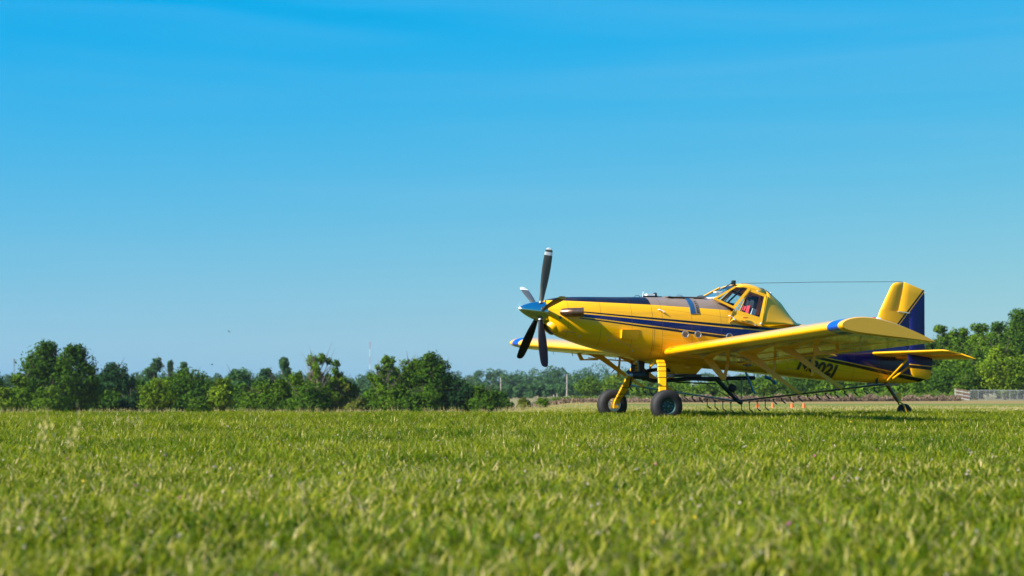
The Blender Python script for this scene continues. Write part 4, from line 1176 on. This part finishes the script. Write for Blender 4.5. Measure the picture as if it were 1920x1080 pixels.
mb = MB(); mb.lathe([(-.05, .08), (-.062, .11), (-.065, .15), (-.05, .18), (-.02, .19), (.02, .19), (.05, .18), (.065, .15), (.062, .11), (.05, .08)], (7.07, 0, .185), (0, 1, 0), 30, 0, False, False); mb.build('tyre', M['tyre'], wh, True, 40)
mb = MB(); mb.lathe([(-.052, .01), (-.04, .06), (-.055, .085), (.055, .085), (.04, .06), (.052, .01)], (7.07, 0, .185), (0, 1, 0), 20, 0, False, False); mb.build('rim', M['rim_green'], wh, True, 40)

# registration letters, both sides
def lettering(text, s):
    cu = bpy.data.curves.new('registration_letters', 'FONT')
    cu.body = text; cu.size = .385; cu.shear = .32; cu.offset = .017; cu.extrude = .0015; cu.space_character = 1.06
    tmp = bpy.data.objects.new('tmp', cu); COL.objects.link(tmp)
    dg = bpy.context.evaluated_depsgraph_get(); dg.update()
    me = bpy.data.meshes.new_from_object(tmp.evaluated_get(dg)); bpy.data.objects.remove(tmp)
    bm = bmesh.new(); bm.from_mesh(me)
    for _ in range(4):
        bmesh.ops.triangulate(bm, faces=bm.faces)
        lg = [e for e in bm.edges if e.calc_length() > .035]
        if not lg: break
        bmesh.ops.subdivide_edges(bm, edges=lg, cuts=1)
    bmesh.ops.triangulate(bm, faces=bm.faces); bm.to_mesh(me); bm.free()
    x0 = min(v.co.x for v in me.vertices); x1 = max(v.co.x for v in me.vertices)
    k = 1.19 / (x1 - x0)
    for v in me.vertices:
        u = (v.co.x - x0) * k; h = v.co.y
        if s < 0: X = 3.85 + u
        else: X = 5.04 - u
        z = 1.205 - .160 * (X - 3.92) + h
        th_ = .014 if v.co.z > 0 else .010
        v.co = (X, s * side_y(X, z, th_), z)
    me.materials.append(M['black'])
    o = bpy.data.objects.new('registration_letters', me); COL.objects.link(o); o.parent = air
lettering('N802J', -1); lettering('N802J', 1)

# ------------------------------------------------------------------ small things in the field
def cone(px, d, label, h=.34):
    x = at(px, d); z = ground_z(x, d)
    root = empty('marker_cone', (x, d, z), rnd.uniform(0, 3)); tag(root, label, 'cone', 'orange markers along the strip')
    mb = MB(); mb.lathe([(0, .095), (.03, .09), (h * .55, .07), (h, .045)], (0, 0, 0), (0, 0, 1), 16); mb.build('cone_body', M['cone'], root, True)
    mb = MB(); mb.box((-.11, -.11, 0), (.11, .11, .02)); mb.build('cone_base', M['cone'], root)
for px, d, lab in ((1420, 92, 'orange marker cone nearest the spray boom centre, leftmost of four'), (1448, 93, 'second orange marker cone from the left under the wing'), (1484, 94, 'third orange marker cone from the left under the wing'), (1506, 95, 'rightmost orange marker cone under the wing')):
    cone(px, d, lab)

def fence():
    d = 296
    root = empty('chain_link_fence', (at(1815, d), d, ground_z(at(1815, d), d))); tag(root, 'silver chain-link fence below the yellow-green tree at right', 'fence')
    x0, z0 = root.location.x, root.location.z
    posts = [1818 + i * 14.8 for i in range(13)]
    P = []
    for i, px in enumerate(posts):
        dd = d - i * .5
        x = at(px, dd); z = ground_z(x, dd); P.append(Vector((x - x0, dd - d, z - z0)))
    proto = None
    for p in P:
        if proto is None:
            mb = MB(); mb.tube([(0, 0, -.2), (0, 0, 1.58)], .036, 8); proto = mb.build('fence_post', M['post'], root, True); o = proto
        else: o = proto.copy(); COL.objects.link(o); o.parent = root
        o.location = p
    mb = MB(); mb.tube([p + Vector((0, 0, 1.55)) for p in P], .032, 6); mb.build('top_rail', M['post'], root, True)
    m, n, l, out = new_mat('chain_link_wire')
    df = n.new('ShaderNodeBsdfDiffuse'); df.inputs[0].default_value = (.30, .32, .33, 1); tr = n.new('ShaderNodeBsdfTransparent'); mx = n.new('ShaderNodeMixShader')
    tc = n.new('ShaderNodeTexCoord'); q = NM(n, l); sp = n.new('ShaderNodeSeparateXYZ'); l.new(tc.outputs['Object'], sp.inputs[0])
    def diag(sg):
        v = q.op('FRACT', q.mul(q.add(sp.outputs[0], q.mul(sp.outputs[2], sg)), 14)); return q.lt(v, .08)
    w = q.op('MAXIMUM', diag(1), diag(-1))
    l.new(w, mx.inputs[0]); l.new(tr.outputs[0], mx.inputs[1]); l.new(df.outputs[0], mx.inputs[2]); l.new(mx.outputs[0], out.inputs[0])
    mb = MB()
    for a, b in zip(P[:-1], P[1:]): mb.poly([a + Vector((0, -.05, .02)), b + Vector((0, -.05, .02)), b + Vector((0, -.05, 1.54)), a + Vector((0, -.05, 1.54))])
    mb.build('chain_link_mesh', m, root)
fence()

def gate():
    d = 295
    x0, x1 = at(1790, d), at(1816, d)
    root = empty('board_gate', (x0, d, ground_z(x0, d))); tag(root, 'weathered board gate with brown and grey rails at the fence end', 'gate')
    W = x1 - x0
    for i in range(6):
        z = .12 + i * .26
        mb = MB(); sl = -.10
        a = [(0, 0, z + .30), (W, -.3, z + sl), (W, -.3, z + sl + .15), (0, 0, z + .30 + .15)]
        b = [(p[0], p[1] + .05, p[2]) for p in a]
        mb.rings([a, b]); mb.build('gate_board', M['grey_wood'] if i % 2 == 0 else M['brown_wood'], root)
    for x in (0, W * .5, W):
        mb = MB(); mb.box((x - .06, .06, -.1), (x + .06, .18, 1.85 - .35 * x / W)); mb.build('gate_post', M['grey_wood'], root)
gate()

def pole(px, d, top, base, name, label, arms=(), lean=0.0, transformer=False, r=.16):
    x = at(px, d); z = min(ground_z(x, d), top_z(base, d)); h = top_z(top, d) - z
    root = empty(name, (x, d, z)); tag(root, label, 'pole' if name == 'utility_pole' else 'post', None)
    mb = MB(); mb.tube([(0, 0, -.5), (lean, 0, h)], [r, r * .75], 8); mb.build('pole_shaft', M['pole'], root, True)
    for t in arms:
        mb = MB(); mb.box((-.75, -.28, h * t - .09), (.35, -.16, h * t + .09)); mb.build('cross_arm', M['post'], root)
    if transformer:
        mb = MB(); mb.lathe([(0, .35), (.9, .35), (1.0, .2)], (-.55, -.2, h * .16), (0, 0, 1), 12); mb.box((-1.4, -.35, h*.16 - .2), (1.3, -.25, h*.16)); mb.build('pole_transformer', M['mast_grey'], root, True)
pole(1062.5, 640, 702, 757, 'utility_pole', 'tall bare utility pole left of the far main wheel', (.70, .52), .1, True, .26)
pole(939, 700, 708, 740, 'utility_pole', 'short grey utility pole seen over the dark bush', (.8,), 0, False, .24)
pole(1038.5, 600, 740, 757, 'marker_post', 'pale post left of the tall utility pole, thicker of the pair', (), 0, False, .3)
pole(1044, 610, 737, 757, 'marker_post', 'thin pale post just left of the tall utility pole', (), 0, False, .16)
pole(1092.5, 600, 747, 757, 'marker_post', 'short thin post between the utility pole and the far wheel', (), 0, False, .16)

def mast(px, d, top, name, label, bands, w):
    x = at(px, d); z = ground_z(x, d); h = top_z(top, d) - z
    root = empty(name, (x, d, z)); tag(root, label, 'mast')
    nb = len(bands)
    for i, m_ in enumerate(bands):
        z0, z1 = h * i / nb, h * (i + 1) / nb - .02
        mb = MB()
        C = [(w * math.cos(a), w * math.sin(a)) for a in (.3, 2.39, 4.49)]
        for cx, cy in C: mb.tube([(cx, cy, z0), (cx, cy, z1)], w * .28, 5)
        k = 6
        for j in range(k):
            za, zb = z0 + (z1 - z0) * j / k, z0 + (z1 - z0) * (j + 1) / k
            for q in range(3): mb.tube([(*C[q], za), (*C[(q+1) % 3], zb)], w * .16, 4)
        mb.build('mast_section', m_, root)
    for t in (.97, .92):
        mb = MB(); mb.box((-w * 2.2, -w * .3, h * t - .3), (w * 3.2, w * .3, h * t + .3)); mb.build('antenna_arm', bands[-1], root)
mast(693.5, 1500, 640, 'radio_mast', 'thin red and white radio mast above the far wood', [M['mast_white']] * 3 + [M['mast_white'], M['mast_red'], M['mast_white'], M['mast_red']], .30)
mast(27, 1000, 672, 'radio_mast', 'thin grey mast left of the twin-crowned trees', [M['mast_grey']] * 4, .35)

def shed():
    d = 620; x0, x1 = at(1297, d), at(1328, d); z = ground_z(x0, d); zt = top_z(706, d) - z; w = x1 - x0
    root = empty('white_shed', (x0, d, z)); tag(root, 'small pale shed glimpsed under the aircraft belly', 'shed')
    mb = MB(); mb.box((0, 0, 0), (w, 4, zt * .72)); mb.build('wall', M['shed'], root)
    mb = MB(); mb.rings([[(-.2, -.3, zt * .72), (w + .2, -.3, zt * .72), (w + .2, 4.3, zt * .72), (-.2, 4.3, zt * .72)], [(-.2, 1.9, zt), (w + .2, 1.9, zt), (w + .2, 2.1, zt), (-.2, 2.1, zt)]]); mb.build('roof', M['shed_roof'], root)
    mb = MB(); mb.box((w * .15, -.06, 0), (w * .42, -.01, zt * .5)); mb.build('door', M['shed_roof'], root)
shed()

def bird(px, py, d, label, bank, yaw):
    mb = MB()
    mb.tube([(-.14, 0, 0), (-.09, 0, .01), (0, 0, .02), (.08, 0, .015), (.12, 0, .02), (.16, 0, .01)], [.006, .03, .042, .032, .026, .004], 8)
    mb.poly([(-.13, .012, .01), (-.13, -.012, .01), (-.22, -.035, .01), (-.22, .035, .01)])
    for s in (-1, 1):
        a = [(.06, s*.03, .03), (-.05, s*.03, .03), (-.07, s*.20, .09), (.05, s*.18, .10)]
        b = [(.05, s*.18, .10), (-.07, s*.20, .09), (-.09, s*.36, .07)]
        mb.poly(a); mb.poly(b)
    o = mb.build('flying_bird', M['bird']); o.modifiers.new('thick', 'SOLIDIFY').thickness = .012
    o.location = (at(px, d), d, top_z(py, d)); o.rotation_euler = (bank, .1, yaw); o.scale = (.7, .7, .7)
    tag(o, label, 'bird', 'birds in flight')
bird(429, 622, 190, 'upper of two small dark birds flying over the left trees', .5, 2.6)
bird(398, 684, 200, 'lower small dark bird just above the left hedge', -.3, .5)

def dead_branch():
    d = 205; x = at(1003, d); z = ground_z(x, d)
    r = random.Random(5); mb = MB()
    for i in range(9):
        a = r.uniform(-.6, .9); p = Vector((r.uniform(-.5, .6), r.uniform(-.2, .2), 0)); L = r.uniform(.6, 1.5)
        q = p + Vector((math.sin(a) * L, r.uniform(-.2, .2), math.cos(a) * L * .8)); mb.tube([p, q, q + Vector((r.uniform(-.3, .3), 0, .25))], [.04, .022, .008], 5)
    o = mb.build('dead_branch', M['twig']); o.location = (x, d, z); tag(o, 'grey dead branches between the two small bushes', 'branch')
dead_branch()

# ------------------------------------------------------------------ grass and weeds
def grass_mat(name, stops, trans=.4):
    m, n, l, out = new_mat(name)
    at_ = n.new('ShaderNodeAttribute'); at_.attribute_name = 'shade'
    oi = n.new('ShaderNodeObjectInfo')
    q = NM(n, l)
    cr = n.new('ShaderNodeValToRGB'); el = cr.color_ramp.elements
    el[0].position, el[0].color = stops[0][0], (*stops[0][1], 1)
    el[1].position, el[1].color = stops[-1][0], (*stops[-1][1], 1)
    for p, c in stops[1:-1]:
        e = el.new(p); e.color = (*c, 1)
    nz = n.new('ShaderNodeTexNoise'); nz.inputs['Scale'].default_value = .28; nz.inputs['Detail'].default_value = 3
    l.new(oi.outputs['Location'], nz.inputs['Vector'])
    f = q.op('ADD', at_.outputs['Fac'], q.mul(q.add(oi.outputs['Random'], -.5), .10))
    n2 = n.new('ShaderNodeTexNoise'); n2.inputs['Scale'].default_value = 1.3; n2.inputs['Detail'].default_value = 3
    l.new(oi.outputs['Location'], n2.inputs['Vector'])
    f = q.add(f, q.add(q.mul(q.add(nz.outputs[0], -.5), .60), q.mul(q.add(n2.outputs[0], -.5), .30)))
    l.new(f, cr.inputs[0])
    d = n.new('ShaderNodeBsdfDiffuse'); t = n.new('ShaderNodeBsdfTranslucent'); g = n.new('ShaderNodeBsdfGlossy'); g.inputs['Roughness'].default_value = .45
    g.inputs[0].default_value = (.7, .75, .55, 1)
    l.new(cr.outputs[0], d.inputs[0]); l.new(cr.outputs[0], t.inputs[0])
    mx = n.new('ShaderNodeMixShader'); mx.inputs[0].default_value = trans
    l.new(d.outputs[0], mx.inputs[1]); l.new(t.outputs[0], mx.inputs[2])
    m2 = n.new('ShaderNodeMixShader'); m2.inputs[0].default_value = .02
    l.new(mx.outputs[0], m2.inputs[1]); l.new(g.outputs[0], m2.inputs[2]); l.new(m2.outputs[0], out.inputs[0])
    return m
GR = grass_mat('grass_blades', [(0, (.022, .064, .001)), (.22, (.10, .162, .002)), (.50, (.285, .288, .008)), (.76, (.46, .40, .085)), (1, (.59, .46, .24))])

SRC = bpy.data.collections.new('grass_sources')     # not linked to the scene: only instanced
def clump(name, n, rad, hmin, hmax, wid, seed, p_dead=.12, p_seed=.1, clover=0):
    r = random.Random(seed)
    vs, fs, sh = [], [], []
    def quad(a, b, c, d_, t): 
        i = len(vs); vs.extend((tuple(a), tuple(b), tuple(c), tuple(d_))); fs.append((i, i+1, i+2, i+3)); sh.append(t)
    for _ in range(n):
        a = r.uniform(0, 6.28); q = rad * math.sqrt(r.random()); base = Vector((math.cos(a) * q, math.sin(a) * q, -.01))
        h = r.uniform(hmin, hmax); w = wid * r.uniform(.6, 1.3)
        la = r.uniform(0, 6.28); lean = Vector((math.cos(la), math.sin(la), 0)) * h * r.uniform(.15, 1.05)
        side = Vector((-math.sin(la), math.cos(la), 0)) if r.random() < .5 else Vector((math.cos(la + r.uniform(.6, 2)), math.sin(la + r.uniform(.6, 2)), 0))
        side = side.normalized() * w / 2
        t = r.betavariate(2, 3.2) * .72
        if r.random() < p_dead: t = r.uniform(.7, 1.0)
        m1 = base + lean * .3 + Vector((0, 0, h * .55)); tp = base + lean + Vector((0, 0, h * r.uniform(.8, 1)))
        quad(base - side, base + side, m1 + side * .85, m1 - side * .85, max(0, t - .12))  # blade foot tinted darker, shade toward the ground put into its colour
        i = len(vs); vs.extend((tuple(m1 - side * .85), tuple(m1 + side * .85), tuple(tp))); fs.append((i, i+1, i+2)); sh.append(min(1, t + .06))
        if r.random() < p_seed:
            hh = h * r.uniform(1.05, 1.35); c = base + lean * .25
            top = c + Vector((lean.x * .2, lean.y * .2, hh)); s2 = side.normalized() * wid * .28
            quad(c - s2, c + s2, top + s2, top - s2, .72)
            sl = wid * r.uniform(1.6, 3.0); sw = side.normalized() * wid * r.uniform(.7, 1.2)
            for k in range(2):
                v = sw if k == 0 else sw.cross(Vector((0, 0, 1)))
                quad(top - Vector((0, 0, sl * .3)), top + v, top + Vector((0, 0, sl)), top - v, r.uniform(.78, 1))
    for _ in range(clover):
        a = r.uniform(0, 6.28); q = rad * math.sqrt(r.random()); c = Vector((math.cos(a) * q, math.sin(a) * q, r.uniform(hmin, hmax) * .75))
        for k in range(3):
            an = k * 2.09 + a; u = Vector((math.cos(an), math.sin(an), r.uniform(-.1, .3))) * wid * 2.2; v = Vector((-math.sin(an), math.cos(an), 0)) * wid * 1.3
            quad(c, c + u * .6 + v, c + u, c + u * .6 - v, r.uniform(.05, .35))
    me = bpy.data.meshes.new(name); me.from_pydata(vs, [], fs); me.materials.append(GR)
    at_ = me.attributes.new('shade', 'FLOAT', 'FACE'); at_.data.foreach_set('value', sh)
    o = bpy.data.objects.new(name, me); return o

def instancer(name, sources, pts, label, kind='stuff', cat='grass'):
    """pts: (x,y,z, rz, scale, index)"""
    c = bpy.data.collections.new(name + '_sources')
    for o in sources: c.objects.link(o)
    order = {o.name: i for i, o in enumerate(sorted(sources, key=lambda o: o.name))}
    me = bpy.data.meshes.new(name); me.from_pydata([p[:3] for p in pts], [], [])
    a = me.attributes.new('rz', 'FLOAT', 'POINT'); a.data.foreach_set('value', [p[3] for p in pts])
    a = me.attributes.new('scl', 'FLOAT', 'POINT'); a.data.foreach_set('value', [p[4] for p in pts])
    a = me.attributes.new('idx', 'INT', 'POINT'); a.data.foreach_set('value', [p[5] for p in pts])
    o = bpy.data.objects.new(name, me); COL.objects.link(o)
    ng = bpy.data.node_groups.new(name, 'GeometryNodeTree')
    ng.interface.new_socket('Geometry', in_out='INPUT', socket_type='NodeSocketGeometry'); ng.interface.new_socket('Geometry', in_out='OUTPUT', socket_type='NodeSocketGeometry')
    n, l = ng.nodes, ng.links
    gi, go = n.new('NodeGroupInput'), n.new('NodeGroupOutput')
    ci = n.new('GeometryNodeCollectionInfo'); ci.inputs['Collection'].default_value = c; ci.inputs['Separate Children'].default_value = True; ci.inputs['Reset Children'].default_value = True
    ip = n.new('GeometryNodeInstanceOnPoints'); ip.inputs['Pick Instance'].default_value = True
    def attr(nm, ty):
        k = n.new('GeometryNodeInputNamedAttribute'); k.data_type = ty; k.inputs['Name'].default_value = nm; return k.outputs[0]
    cx = n.new('ShaderNodeCombineXYZ'); l.new(attr('rz', 'FLOAT'), cx.inputs[2])
    l.new(gi.outputs[0], ip.inputs['Points']); l.new(ci.outputs[0], ip.inputs['Instance']); l.new(attr('idx', 'INT'), ip.inputs['Instance Index'])
    l.new(cx.outputs[0], ip.inputs['Rotation']); l.new(attr('scl', 'FLOAT'), ip.inputs['Scale'])
    l.new(ip.outputs[0], go.inputs[0])
    md = o.modifiers.new('scatter', 'NODES'); md.node_group = ng
    tag(o, label, cat, kind=kind)
    return o

g = random.Random(99)
def wedge(d0, d1, dens, margin=2.5, slope=.30):
    out = []
    y = d0
    while y < d1:
        dy = max(.4, y * .03); w = slope * y + margin
        k = dens * dy * 2 * w; k = int(k) + (1 if g.random() < k - int(k) else 0)
        for _ in range(k): out.append((g.uniform(-w, w), y + g.random() * dy))
        y += dy
    return out
def patch(x, y): return noise.noise(Vector((x * .35, y * .22, 7))) * .6 + noise.noise(Vector((x * 1.6, y * .9, 2))) * .4

near = [clump('grass_near_%d' % i, 30, .16, .04, .17, .012, 10 + i, .09 + .05 * (i % 3), .0 if i < 6 else .012, 8 if i % 2 else 2) for i in range(8)]
mid = [clump('grass_mid_%d' % i, 34, .18, .06, .19, .013, 30 + i, .12 + .05 * (i % 3), .0 if i < 6 else .02, 5 if i % 2 else 2) for i in range(8)]
far = [clump('grass_far_%d' % i, 46, .42, .04, .11, .020, 50 + i, .14 + .05 * (i % 3), .0 if i < 6 else .015) for i in range(8)]
def place(pts, smin, smax):
    out = []
    for x, y in pts:
        p = patch(x, y)
        i = g.randrange(8)
        if p < -.1 and i >= 6: i = g.randrange(6)
        s = g.uniform(smin, smax) * (1 + .40 * p)
        if 33 < y < 47: s *= 1.18
        if p < -.25 and g.random() < .3: continue
        out.append((x, y, ground_z(x, y), g.uniform(0, 6.28), s, i))
    return out
instancer('grass_foreground', near, place(wedge(4.5, 19, 42, 4.5), .8, 1.3), 'short mixed grass in the blurred foreground')
pts_mid = place(wedge(19, 50, 24, 5), .75, 1.25)
for wx, wy in ((3.45, 42.8), (2.39, 45.7), (9.56, 46.65)):      # uncut tufts round the wheels
    for _ in range(46):
        a_, q_ = g.uniform(0, 6.28), g.uniform(.2, .75); x, y = wx + math.cos(a_) * q_ * 1.2, wy - .12 + math.sin(a_) * q_
        pts_mid.append((x, y, ground_z(x, y), g.uniform(0, 6.28), g.uniform(.9, 1.35), g.randrange(8)))
instancer('grass_field', mid, pts_mid, 'short grass of the field around the aircraft')
instancer('grass_far_field', far, place(wedge(50, 135, 9, 4), .8, 1.15), 'grass of the far half of the field')

# tall seed stalks along the left rise, and a few blurred ones close to the camera
def stalk(name, h, seed, stems=4, head=.07, spread=.08):
    """thin stems, each with an airy head of small spikelets"""
    r = random.Random(seed); vs, fs, sh = [], [], []
    for _ in range(stems):
        base = Vector((r.uniform(-spread, spread), r.uniform(-spread, spread), -.02)); a = r.uniform(0, 6.28); hh = h * r.uniform(.6, 1.0)
        top = base + Vector((math.cos(a) * hh * .15, math.sin(a) * hh * .15, hh)); w = Vector((-math.sin(a), math.cos(a), 0)) * .0022
        i = len(vs); vs.extend((tuple(base - w), tuple(base + w), tuple(top + w * .6), tuple(top - w * .6))); fs.append((i, i+1, i+2, i+3)); sh.append(.62)
        for k in range(16):
            t = r.random(); p = top + Vector((r.gauss(0, 1) * head * .22 * (1 - t), r.gauss(0, 1) * head * .22 * (1 - t), (t - .35) * head * 1.5))
            u = Vector((r.uniform(-.5, .5), r.uniform(-.5, .5), 1)).normalized() * head * r.uniform(.08, .16); v = u.cross(Vector((r.uniform(-1, 1), r.uniform(-1, 1), 0))).normalized() * head * .04
            i = len(vs); vs.extend((tuple(p - u), tuple(p + v), tuple(p + u), tuple(p - v))); fs.append((i, i+1, i+2, i+3)); sh.append(r.uniform(.8, 1))
    me = bpy.data.meshes.new(name); me.from_pydata(vs, [], fs); me.materials.append(GR)
    a = me.attributes.new('shade', 'FLOAT', 'FACE'); a.data.foreach_set('value', sh)
    return bpy.data.objects.new(name, me)
st = [stalk('seed_stalk_%d' % i, .27, 70 + i) for i in range(5)] + [stalk('seed_stalk_tall', .60, 90, 3, .15, .05)]
pts = []
for _ in range(1500):
    d = g.uniform(58, 82); px = g.uniform(-40, 960) if g.random() < .85 else g.uniform(960, 1130)
    x = at(px, d); dens = noise.noise(Vector((px * .012, 4, 0)))
    if dens < -.25: continue
    pts.append((x, d, ground_z(x, d), g.uniform(0, 6.28), g.uniform(.5, 1.25), g.randrange(5)))
for px, d, s, k in ((118, 13, 1.15, 5), (108, 13.2, 1.0, 5), (232, 27, .75, 5), (222, 28, .7, 5), (247, 28, .72, 5), (262, 27, .68, 5), (66, 26, .6, 5), (560, 12, 1.0, 1), (1118, 22, 1.1, 2), (1700, 11, 1.0, 3), (1480, 14, .9, 0), (820, 15, .9, 1), (940, 20, .75, 5), (955, 21, .7, 5), (700, 26, 1.3, 2), (1250, 30, .9, 3), (1140, 37, .8, 4)):
    x = at(px, d); pts.append((x, d, ground_z(x, d), g.uniform(0, 6.28), s, k))
instancer('seed_stalks', st, pts, 'tall tan seed stalks along the rise in front of the left hedge', cat='weeds')

# clover and yellow flowers
def flower(name, col, r0, n=14, seed=1):
    m = mat(name + '_petals', col, .8, 0, 0, .2, 40)
    r = random.Random(seed); vs, fs = [], []
    for _ in range(n):
        d = Vector((r.gauss(0, 1), r.gauss(0, 1), abs(r.gauss(0, 1)) * .8)).normalized(); u = d.cross(Vector((.3, .5, .8))).normalized() * r0 * .35
        c = Vector((0, 0, .12)); i = len(vs); vs.extend((tuple(c - u), tuple(c + d * r0 * .7 - u * .8), tuple(c + d * r0), tuple(c + u + d * r0 * .4))); fs.append((i, i+1, i+2, i+3))
    i = len(vs); vs.extend(((-.001, 0, 0), (.001, 0, 0), (.001, 0, .12), (-.001, 0, .12))); fs.append((i, i+1, i+2, i+3))
    me = bpy.data.meshes.new(name); me.from_pydata(vs, [], fs); me.materials.append(m); me.materials.append(M['stem']); me.polygons[len(fs) - 1].material_index = 1
    return bpy.data.objects.new(name, me)
M['stem'] = mat('flower_stem', (.08, .14, .02), .8)
fl = [flower('flower_a_white', (.62, .52, .42), .016), flower('flower_b_pink', (.50, .14, .30), .015), flower('flower_c_yellow', (.75, .55, .02), .018)]
pts = []
for x, y in wedge(6, 34, .9):
    pts.append((x, y, ground_z(x, y), g.uniform(0, 6.28), g.uniform(.8, 1.3), 0 if g.random() < .9 else (1 if g.random() < .6 else 2)))
for px, py, i in ((1228, 878, 1), (1525, 862, 1), (1594, 793, 2), (1478, 829, 2)):
    d = CAM_H * F_PX / (py - 713.35 + 4) * .86
    pts.append((at(px, d), d, ground_z(at(px, d), d), 0, 1.5, i))
instancer('meadow_flowers', fl, pts, 'scattered clover heads and yellow flowers in the grass', cat='flowers')

# dry brush bands far across the field
def brush(name, segs, col_a, col_b, label):
    lm = leaf_mat(name + '_stems', col_a, col_b, .2)
    r = random.Random(12); vs, fs, sh = [], [], []
    for (px0, d0, px1, d1, h, n, wd) in segs:
        for _ in range(n):
            t = r.random(); px = px0 + (px1 - px0) * t; d = d0 + (d1 - d0) * t + r.uniform(-wd, wd); x = at(px, d) ; z = ground_z(x, d)
            hh = h * (.55 + .45 * noise.noise(Vector((px * .06, d * .02, 1)))) * r.uniform(.5, 1.15); p = Vector((x, d, z + hh * r.random()))
            u = Vector((r.uniform(-1, 1), r.uniform(-1, 1), r.uniform(-.2, 1.6))).normalized() * r.uniform(.10, .28); v = u.cross(Vector((r.uniform(-1, 1), r.uniform(-1, 1), r.uniform(-1, 1)))).normalized() * r.uniform(.04, .10)
            i = len(vs); vs.extend((tuple(p - u), tuple(p + v), tuple(p + u), tuple(p - v))); fs.append((i, i+1, i+2, i+3)); sh.append(r.random())
    me = bpy.data.meshes.new(name); me.from_pydata(vs, [], fs); me.materials.append(lm)
    a = me.attributes.new('shade', 'FLOAT', 'FACE'); a.data.foreach_set('value', sh)
    o = bpy.data.objects.new(name, me); COL.objects.link(o); tag(o, label, 'brush', kind='stuff')
brush('dry_brush', [(1270, 240, 1800, 285, 1.25, 26000, 4.0), (955, 240, 1290, 250, .75, 14000, 10)], (.09, .06, .045), (.26, .19, .13), 'brown dry brush along the far edge of the field')
brush('green_brush', [(1230, 262, 1790, 312, 2.2, 16000, 6), (1000, 300, 1260, 300, 1.2, 6000, 8)], (.03, .07, .01), (.12, .17, .03), 'green undergrowth behind the brown brush')

# ------------------------------------------------------------------ air
def haze():
    mb = MB(); mb.box((-1100, -60, -32), (1100, 2100, 46))
    m, n, l, out = new_mat('haze_air')
    v = n.new('ShaderNodeVolumePrincipled'); v.inputs['Color'].default_value = (.80, .90, 1.0, 1); v.inputs['Density'].default_value = .00005; v.inputs['Anisotropy'].default_value = .2
    l.new(v.outputs[0], out.inputs['Volume'])
    o = mb.build('haze', m); tag(o, kind='stuff')
haze()
